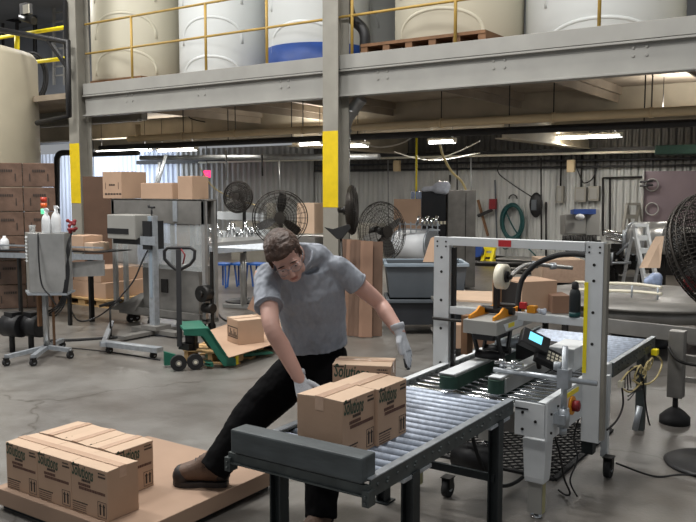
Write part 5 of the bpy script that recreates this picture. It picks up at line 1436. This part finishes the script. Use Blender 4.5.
# wall fittings
def onw(px,py,dy=.08): return atY(px,py,WY-dy)
hh = thing('coiled_hose','teal air hose coiled on a hook on the corrugated rear wall','hose',onw(512,222))
b = MB(); random.seed(2)
for k in range(9):
    c = onw(512+random.uniform(-1.2,1.2),222+random.uniform(-1.5,1.5),.12+.02*k); b.tube([c+Vector((1,0,0))*math.cos(2*PI*i/26)*(.24+.012*k%3*.02)*(1+.1*math.sin(k))+Vector((0,0,1))*math.sin(2*PI*i/26)*.40*(1+.05*math.cos(k*2)) for i in range(26)], .024, 6, True)
b.tube(spline([onw(506,212,.2),onw(512,225,.2),onw(518,236,.2),onw(515,243,.2),onw(505,249,.2),onw(501,243,.2)],6),.018,6)
b.tube(spline([onw(519,236,.2),onw(523,243,.2),onw(530,250,.2),onw(536,256,.2)],6),.018,6)
b.build('hose','teal_hose',hh); MB().tube(arc(onw(513,199,.12),.10,0,PI,10,(1,0,0),(0,0,1)),.015,6).build('hook','dark_metal',hh)
wb = thing('wall_box','rounded black wall box hanging on the corrugated wall beside the hose coil','box',onw(536,205))
MB().ell(onw(536,205,.15),(.16,0,0),(0,.09,0),(0,0,.29)).build('casing','black',wb); MB().cb(onw(534,205,.24),(.12,.04,.24)).build('cover','grey_bin',wb)
G8='grey electrical boxes on the rear wall'
for i,(x0_,x1_,y0_,y1_) in enumerate(((556,563,186,203),(574,586,187,202),(588,599,186,201))):
    p=onw(x0_,y1_,.2); q=onw(x1_,y0_,.2); t=thing('electrical_box','grey electrical box on the rear wall, %s of three'%('leftmost','middle','rightmost')[i],'box',((p.x+q.x)/2,p.y,p.z),0,G8)
    MB().box(p.x,q.x,p.y,WY-.05,p.z,q.z).build('casing','grey_paint_old',t,bevel=.01); MB().box(p.x+.04,q.x-.04,p.y-.012,p.y,p.z+.04,q.z-.04).build('door','grey_paint',t)
    MB().cyl(((p.x+q.x)/2,p.y+.06,q.z),((p.x+q.x)/2,p.y+.06,2.5),.02).build('conduit','dark_metal',t)
cable('cable', [onw(575,163,.2), onw(580,176,.2), onw(584,183,.2), onw(593,178,.2), onw(598,163,.2)], .016, 'black', 'black cable loop above the electrical boxes')
for k,(x_,a_,b_) in enumerate(((546,202,300),(603,178,236),(610,178,236),(450,175,187))):
    pipe('conduit', onw(x_,a_,.1), onw(x_,b_ if b_<262 else 258,.1), .022, 'dark_metal', 'dark vertical conduit on the rear wall, %s' % ('below the wall box','left one beside the purple panel','right one beside the purple panel','over the cabinet')[k], 'conduit')
pipe('conduit', onw(603,178,.1), onw(643,177,.1), .022, 'dark_metal', 'dark horizontal conduit beside the purple panel', 'conduit')
tg_ = thing('hanging_tool','long red and black tool hanging left of the hose coil','tool',onw(493,215))
MB().bar(onw(495,180,.12),onw(497,243,.12),.03).build('pole','grey_bin',tg_); MB().cb(onw(493,204,.2),(.16,.1,.24)).build('head','red_dark',tg_); MB().bar(onw(478,216,.2),onw(492,210,.2),.07).build('arm','black',tg_)
MB().bar(onw(478,200,.15),onw(488,236,.15),.05).build('handle','wood_brown',tg_)
ht_ = thing('hand_truck','yellow hand truck standing against the rear wall','hand truck',atZ(490,264,0))
for px in (486,495): MB().bar(atY(px,246,17.2),(atY(px,246,17.2).x,17.0,.05),.07).build('side_rail','yellow_bright',ht_)
for py in (249,255,261): MB().bar(atY(486,py,17.15),atY(495,py,17.15),.06,.09).build('crosspiece','yellow_bright',ht_)
MB().cyl(atY(478,251,17)-Vector((0,.1,0)),atY(478,251,17)+Vector((0,.05,0)),.14,18).build('wheel','blue_base',ht_)
MB().cb(atY(487,266,17.0),(.35,.2,.03)).build('toe_plate','yellow_bright',ht_)
pn = thing('partition_panel','large purple grey panel at the right in front of the rear wall','panel',atY(700,225,16.5))
p=atY(643,226,16.5); q=atY(760,170,16.5)
MB().box(p.x,q.x,16.5,16.56,p.z,q.z).build('sheet','purple_panel',pn)
for py in (185,209):
    c=atY(652,py,16.47); MB().tube(arc(c,.12,0,2*PI,20,(1,0,0),(0,0,1))[:-1],.012,6,True).build('port_ring','grey_paint',pn)
MB().cyl(atY(640,186,16.4),atY(653,185,16.4),.02).cyl(atY(640,182,16.4),atY(653,181,16.4),.02).build('pipe_stub','black',pn)
MB().box(p.x-.03,p.x,16.45,16.56,0,q.z).build('edge_post','grey_paint',pn)
MB().box(p.x,q.x,16.4,16.5,p.z-.10,p.z).build('sill','grey_paint',pn)
MB().box(p.x+.05,q.x,16.9,17.0,0,p.z-.1).build('lower_panel','dark_metal',pn)
for px_,l_ in ((397,'small tan junction box high up right of the middle column'),(571,'small tan junction box high up above the electrical boxes')):
    p=atY(px_,166,17.3); t=thing('junction_box',l_,'box',p); MB().cb(p,(.16,.12,.27)).build('casing','pipe_tan',t,bevel=.01); MB().cyl((p.x,p.y,p.z+.13),(p.x,p.y,2.52),.012).build('conduit','dark_metal',t)
p=atY(674,149,16); t=thing('awning','dark green canopy edge high up at the right above the purple panel','canopy',p)
MB().box(p.x-.35,p.x+.9,16,16.5,p.z-.1,p.z+.08).build('cover','green_belt',t,bevel=.02); MB().cyl((p.x,16.2,p.z+.08),(p.x,16.2,3.3),.012).build('hanger','dark_metal',t)
# machine on the wall side
gm = thing('filling_machine','pale grey machine head with a blue bar in front of the electrical boxes','machine',atD(580,262,12.5))
Dg=12.5
MB().prism([atD(565,234,Dg),atD(586,234,Dg),atD(586,214,Dg),atD(565,214,Dg)],Fv*.3).build('front_plate','grey_paint',gm,bevel=.01)
MB().prism([atD(586,236,Dg+.1),atD(600,236,Dg+.1),atD(600,209,Dg+.1),atD(586,209,Dg+.1)],Fv*.4).build('body','grey_paint',gm,bevel=.01)
MB().prism([atD(574,214,Dg-.1),atD(596,214,Dg-.1),atD(596,209,Dg-.1),atD(574,209,Dg-.1)],Fv*.2).build('blue_bar','blue_base',gm)
MB().ell(atD(580,217,Dg-.15),Rv*.07,Fv*.07,Uv*.05).build('knob','white_plastic',gm)
b=MB(); random.seed(4)
for k in range(14): b.cyl(atD(564+2.4*k,235,Dg),atD(564+2.4*k+random.uniform(-2,2),248+random.uniform(-4,8),Dg),.025,8)
for k in range(5): b.cb(atD(568+7*k,244+3*(k%2),Dg),(.12,.1,.12))
b.build('mechanism','dark_metal',gm)
MB().bar(atD(568,248,Dg),(atD(568,248,Dg).x,atD(568,248,Dg).y,0),.06).bar(atD(597,248,Dg),(atD(597,248,Dg).x,atD(597,248,Dg).y,0),.06).build('leg','dark_metal',gm)
# stainless horizontal tank, step ladders
ht2 = thing('horizontal_tank','stainless horizontal tank behind the white step ladder','tank',atD(650,240,13.5))
a=atD(634,238,13.6); c=atD(672,238,13.0)
MB().cyl(a,c,.27,28).build('shell','steel',ht2); MB().lathe(a,[(.28,0),(.28,.04)],28,(c-a)).build('flange','galv',ht2)
MB().cyl(atD(604,232,13.8),a,.05).cyl(atD(606,238,13.7),a-Vector((0,0,.1)),.035).build('inlet_pipe','chrome',ht2)
for f in (.2,.8):
    q=a.lerp(c,f); MB().bar(q,(q.x,q.y,0),.08).build('leg','dark_metal',ht2)
def stepladder(lab,px0,px1,pyt,pyb,d,m_,sp=8,grp=None):
    t=thing('step_ladder',lab,'ladder',atD((px0+px1)/2,pyb,d))
    for px,q in ((px0,1),(px1,1)):
        MB().bar(atD(px,pyt,d),atD(px+sp,pyb,d-.15),.05).build('front_rail',m_,t)
        MB().bar(atD(px,pyt,d),atD(px-sp,pyb-2,d+.5),.04).build('rear_rail',m_,t)
    n_=4
    for k in range(1,n_+1):
        f=k/(n_+.6); MB().bar(atD(px0+sp*f,pyt+(pyb-pyt)*f,d-.15*f),atD(px1+sp*f,pyt+(pyb-pyt)*f,d-.15*f),.04,.08).build('step',m_,t)
    MB().bar(atD(px0-.5,pyt,d),atD(px1+.5,pyt,d),.1,.05).build('top_cap',m_,t)
stepladder('white step ladder standing in front of the stainless tank',634,646,225,284,12.2,'white_paint',11)
stepladder('grey step ladder against the corrugated wall left of the purple panel',627,639,204,262,15.5,'grey_paint_old',-9)
# clutter under them
cl = thing('pump_unit','dark pump unit and pipework behind the cream guard rails','machine',atD(620,280,12.5))
b=MB(); random.seed(8)
for k in range(10): b.cb(atD(606+random.uniform(0,30),248+random.uniform(0,28),12.8),(random.uniform(.1,.3),.2,random.uniform(.08,.25)))
b.build('housing','dark_metal',cl)
b=MB()
for k in range(14): 
    p=atD(606+random.uniform(0,34),242+random.uniform(0,35),12.6); b.cyl(p,p+Vector((random.choice((0,.0,.3)),0,random.choice((.2,.3,0.02)))),.02,8)
b.build('pipework','galv',cl)
MB().box(atD(606,276,12.8).x,atD(636,276,12.8).x,atD(620,276,12.8).y,atD(620,276,12.8).y+.4,0,atD(620,276,12.8).z).build('plinth','steel_dull',cl)
tag(MB().prism([atD(647,268,9.2),atD(660,268,9.2),atD(664,236,9.3),atD(659,244,9.3)],Fv*.25).build('cardboard_flap','cardboard_light'),'folded tan cardboard piece leaning left of the big cage fan','cardboard')
b=MB(); random.seed(6)
for k in range(12): b.ball(atD(654+random.uniform(-6,6),280+random.uniform(-6,5),8.8),.05)
tag(b.build('plastic_bag','bag_blue',remesh=.015,smoothit=2),'bluish plastic bag below the folded cardboard beside the big fan','bag')
# round steel table and cream guard rails
rt = thing('rotary_table','large round stainless accumulation table with cream guide rails','table',atD(640,310,8.6))
ce = atD(640,300,9.0); cz = .545; R0=1.15
ce = Vector((ce.x,ce.y,0))
MB().lathe(ce+Vector((0,0,cz-.03)),[(R0-.03,0),(R0,.01),(R0,.035),(0.02,.035)],56).build('table_top','steel_dull',rt)
MB().lathe(ce+Vector((0,0,cz-.15)),[(R0-.05,0),(R0-.05,.12)],56).build('skirt','steel_dull',rt)
MB().lathe(ce,[(.35,0),(.3,.05),(.28,cz-.16)],24).build('pedestal','black',rt)
for y0_,y1_ in ((283,287.5),(290.5,294)):
    MB().tube(spline([atD(575,y0_-1,9.15),atD(604,y0_,9.0),atD(635,y0_+1,8.8),atD(662,y1_,8.6)],5),.017,8).build('guide_rail','cream',rt)
for px_,dd__ in ((606,9.0),(632,8.8),(658,8.62)):
    p=atD(px_,286,dd__); MB().cyl((p.x,p.y,cz),(p.x,p.y,cz+.14),.01,8).build('rail_post','galv',rt)
# steel machine frame in front
sf = thing('machine_frame','steel machine base frame on a heavy foot at the right edge','frame',atZ(673,426,0))
cF2=atD(674,400,5.93); fx,fy=cF2.x,cF2.y
z_t=atD(640,322,6.3).z; z_b=atD(640,337,6.3).z
A=atD(600,320,6.5); B=atD(700,327,6.0)
MB().prism([Vector((A.x,A.y,z_b)),Vector((B.x,B.y,z_b)),Vector((B.x,B.y,z_t)),Vector((A.x,A.y,z_t))],Fv*.08).build('beam','steel_dull',sf,bevel=.004)
MB().box(fx-.055,fx+.055,fy,fy+.10,.20,z_t).build('leg','steel_dull',sf,bevel=.005)
MB().cyl((fx,fy+.05,.1),(fx,fy+.05,.22),.02).lathe((fx,fy+.05,0),[(.11,0),(.11,.05),(.07,.09),(.03,.12)],18).build('levelling_foot','black_rubber',sf)
MB().box(fx,fx+1.2,fy+.3,fy+.34,.42,.47).box(fx,fx+1.2,fy+.3,fy+.34,.26,.30).build('cross_brace','steel_dull',sf)
MB().box(fx+.10,fx+.17,fy+.45,fy+.52,.12,z_t).build('leg','black',sf)
c=Vector((fx+.16,fy+.5,.0)); MB().cyl(c+Vector((-.03,0,.11)),c+Vector((.06,0,.11)),.11,20).build('wheel','black_rubber',sf)
MB().tube(spline([Vector((fx-.05,fy-.02,.58)),Vector((fx+.02,fy-.05,.50)),Vector((fx+.15,fy-.02,.47)),Vector((fx+.3,fy,.50))],6),.012,6).build('hose','dark_metal',sf)
rs = MB().cb(atD(694,283,5.2),(.12,.08,.12)); tag(rs.build('red_knob','red_dark',bevel=.02),'small dark red housing behind the lower right of the big fan','part housing')
# work table with cartons between the gate posts
wk = thing('work_table','low steel work table behind the gate frame','table',atD(520,320,8))
pA=atD(440,306,8.2); pB=atD(572,314,7.7); zt2=.50
q=[Vector((pA.x,pA.y,zt2)),Vector((pB.x,pB.y,zt2))]; off=Vector((Fv.x,Fv.y,0)).normalized()*.9
MB().prism([q[0],q[1],q[1]+off,q[0]+off],(0,0,.03)).build('table_top','steel_dull',wk)
for s0 in (0,1):
    for k in (0.05,.9): p=q[s0]+off*k+(q[1]-q[0]).normalized()*(.05 if s0==0 else -.05); MB().bar((p.x,p.y,0),(p.x,p.y,zt2),.05).build('leg','dark_metal',wk)
MB().prism([q[0]+Vector((0,0,-.35)),q[1]+Vector((0,0,-.35)),q[1]+off+Vector((0,0,-.35)),q[0]+off+Vector((0,0,-.35))],(0,0,.02)).build('shelf','steel_dull',wk)
def cbox(lab,px0,px1,pyb,pyt,d,dep,zb,m_='cardboard',rot=0,openleft=False):
    a=atD(px0,pyb,d); c=atD(px1,pyb,d); w_=(c-a).length; h=(pyb-pyt)*d/800; ctr=(a+c)/2+Vector((Fv.x,Fv.y,0))*dep/2
    t=thing('carton',lab,'carton',(ctr.x,ctr.y,zb),YAW+rot)
    MB().box(-w_/2,w_/2,-dep/2,dep/2,0,h).build('body',m_,t,local=True,bevel=.005)
    return t,w_,h
zt2+=.031
t,w_,h=cbox('open brown carton with a dark opening on the work table behind the tape roll',512,553,312,281,7.9,.4,zt2,rot=math.radians(20))
MB().box(-w_/2-.004,-w_/2-.001,-.17,.17,.02,h-.02).build('opening','black',t,local=True)  # black sheet painted for the shade inside the open carton
MB().box(-w_/2-.10,-w_/2-.001,.17,.19,.0,h-.01).build('flap','cardboard_inside',t,local=True)
t,w_,h=cbox('smaller brown carton on the work table right of the open one',552,570,312,294,7.8,.3,zt2,'cardboard_dark')
t,w_,h=cbox('wide low stack of wrapped cardboard behind the open carton',541,583,290,268,10.9,.6,zt2-.05,'cardboard_light')
MB().box(-w_/2,w_/2,-.41,-.402,0,h).build('wrap','tape',t,local=True)
tag(MB().box(*(lambda p,q:(p.x,q.x,p.y,p.y+.7,0,zt2-.06))(atD(541,300,11.0),atD(583,300,11.0))).build('plinth','dark_metal'),'dark base under the wide wrapped cardboard stack','stand')
tag(MB().prism([atZ(450,301,zt2),atZ(503,304,zt2),atZ(500,293,zt2),atZ(452,292,zt2)],(0,0,.02)).build('cardboard_sheet','cardboard_light'),'flat pale cardboard sheets on the work table left of the tape roll','cardboard')
t,w_,h=cbox('brown carton on the lower shelf behind the left gate post',455,474,352,328,7.9,.35,.171,'cardboard')
t,w_,h=cbox('brown carton on the lower shelf beneath the tape head',476,500,352,330,7.9,.35,.171,'cardboard_dark')
# low clutter at the foot of the rear wall
random.seed(21)
fl2 = thing('folded_tarpaulin','low dark pile of folded sheets on the floor before the rear wall','tarpaulin',atZ(470,272,0))
for k in range(5):
    p=atZ(530+random.uniform(0,20),280-2*k,0); b=MB().box(p.x-1.1+random.random()*.4,p.x+1.6,p.y,p.y+.7,.0+.05*k,.045+.05*k); b.build('sheet','dark_metal' if k%2 else 'steel_dull',fl2,bevel=.02)
rc=thing('pipe_length','long pale pipe propped across the floor clutter below the hose coil','pipe',atD(505,285,9.5))
MB().tube(spline([atD(500,287,9.3),atD(510,277,9.6),atD(520,268,10),atD(532,264,10.3),atD(552,266,10.5),atD(572,268,10.6)],6),.028,10).build('tube','duct',rc)
MB().cyl(atD(532,264,10.3),atD(538,265,10.3),.045).build('coupling','galv',rc); MB().cyl(atD(550,266,10.5),atD(556,266,10.5),.045).build('coupling','galv',rc)
pipe('pipe',atZ(440,262,.35),atZ(600,268,.35),.05,'dark_metal','dark pipe running low along the foot of the rear wall')
# steel drum-like bench right of cabinet low
cable('hose', [atD(462,288,11.5), atD(468,298,11.2), atD(478,301,11), atD(492,299,10.8)], .03, 'duct', 'grey hose curling on the floor below the steel cabinet', 'hose')
# ------------------------------------------------------------ light
def area(loc, rot, sx_, sy_, e, c=(1,1,1), nm='hall_and_fill_light'):
    l = bpy.data.lights.new(nm, 'AREA'); l.shape = 'RECTANGLE'; l.size = sx_; l.size_y = sy_; l.energy = e; l.color = c
    o = bpy.data.objects.new(nm, l); col.objects.link(o); o.location = loc; o.rotation_euler = rot; return o
W = bpy.data.worlds.new('world'); sc.world = W; W.use_nodes = True
W.node_tree.nodes['Background'].inputs[0].default_value = (.93,.96,1,1)
W.node_tree.nodes['Background'].inputs[1].default_value = .27
# high hall luminaires above the open floor, plus lamps added for the upper-left wall
for x, y, e in ((-8,2.5,290),(-4.2,4.6,330),(-1,1,130),(-11,5.5,290),(0,6,60),(-14,1,200),(-14.5,12.5,220),(-21,11,420)):  # last pair added only to brighten the upper-left wall
    area((x,y,7.2), (0,0,0), 1.6, .7, e, (1,.98,.95))
# bluish lamp added to brighten the left end of the rear wall
area((-21,16.2,2.2), (math.radians(90),0,math.radians(0)), 5, 2.4, 110, (.80,.88,1), 'left_wall_fill')
# under the mezzanine and above it
for x, y, e in ((-9.5,12,14),(-4.5,12,14),(-7,15.3,26),(-2.5,15,26),(-13,14,20),(-1,11,8)):
    area((x,y,2.9), (0,0,0), 1.2, .3, e, (1,.95,.88), 'mezzanine_light')
for x in (-12,-8,-4,-.5):
    area((x,BY-1.2,7.0), (math.radians(25),0,0), 1.5, .5, 48, (1,.97,.9), 'tank_light')
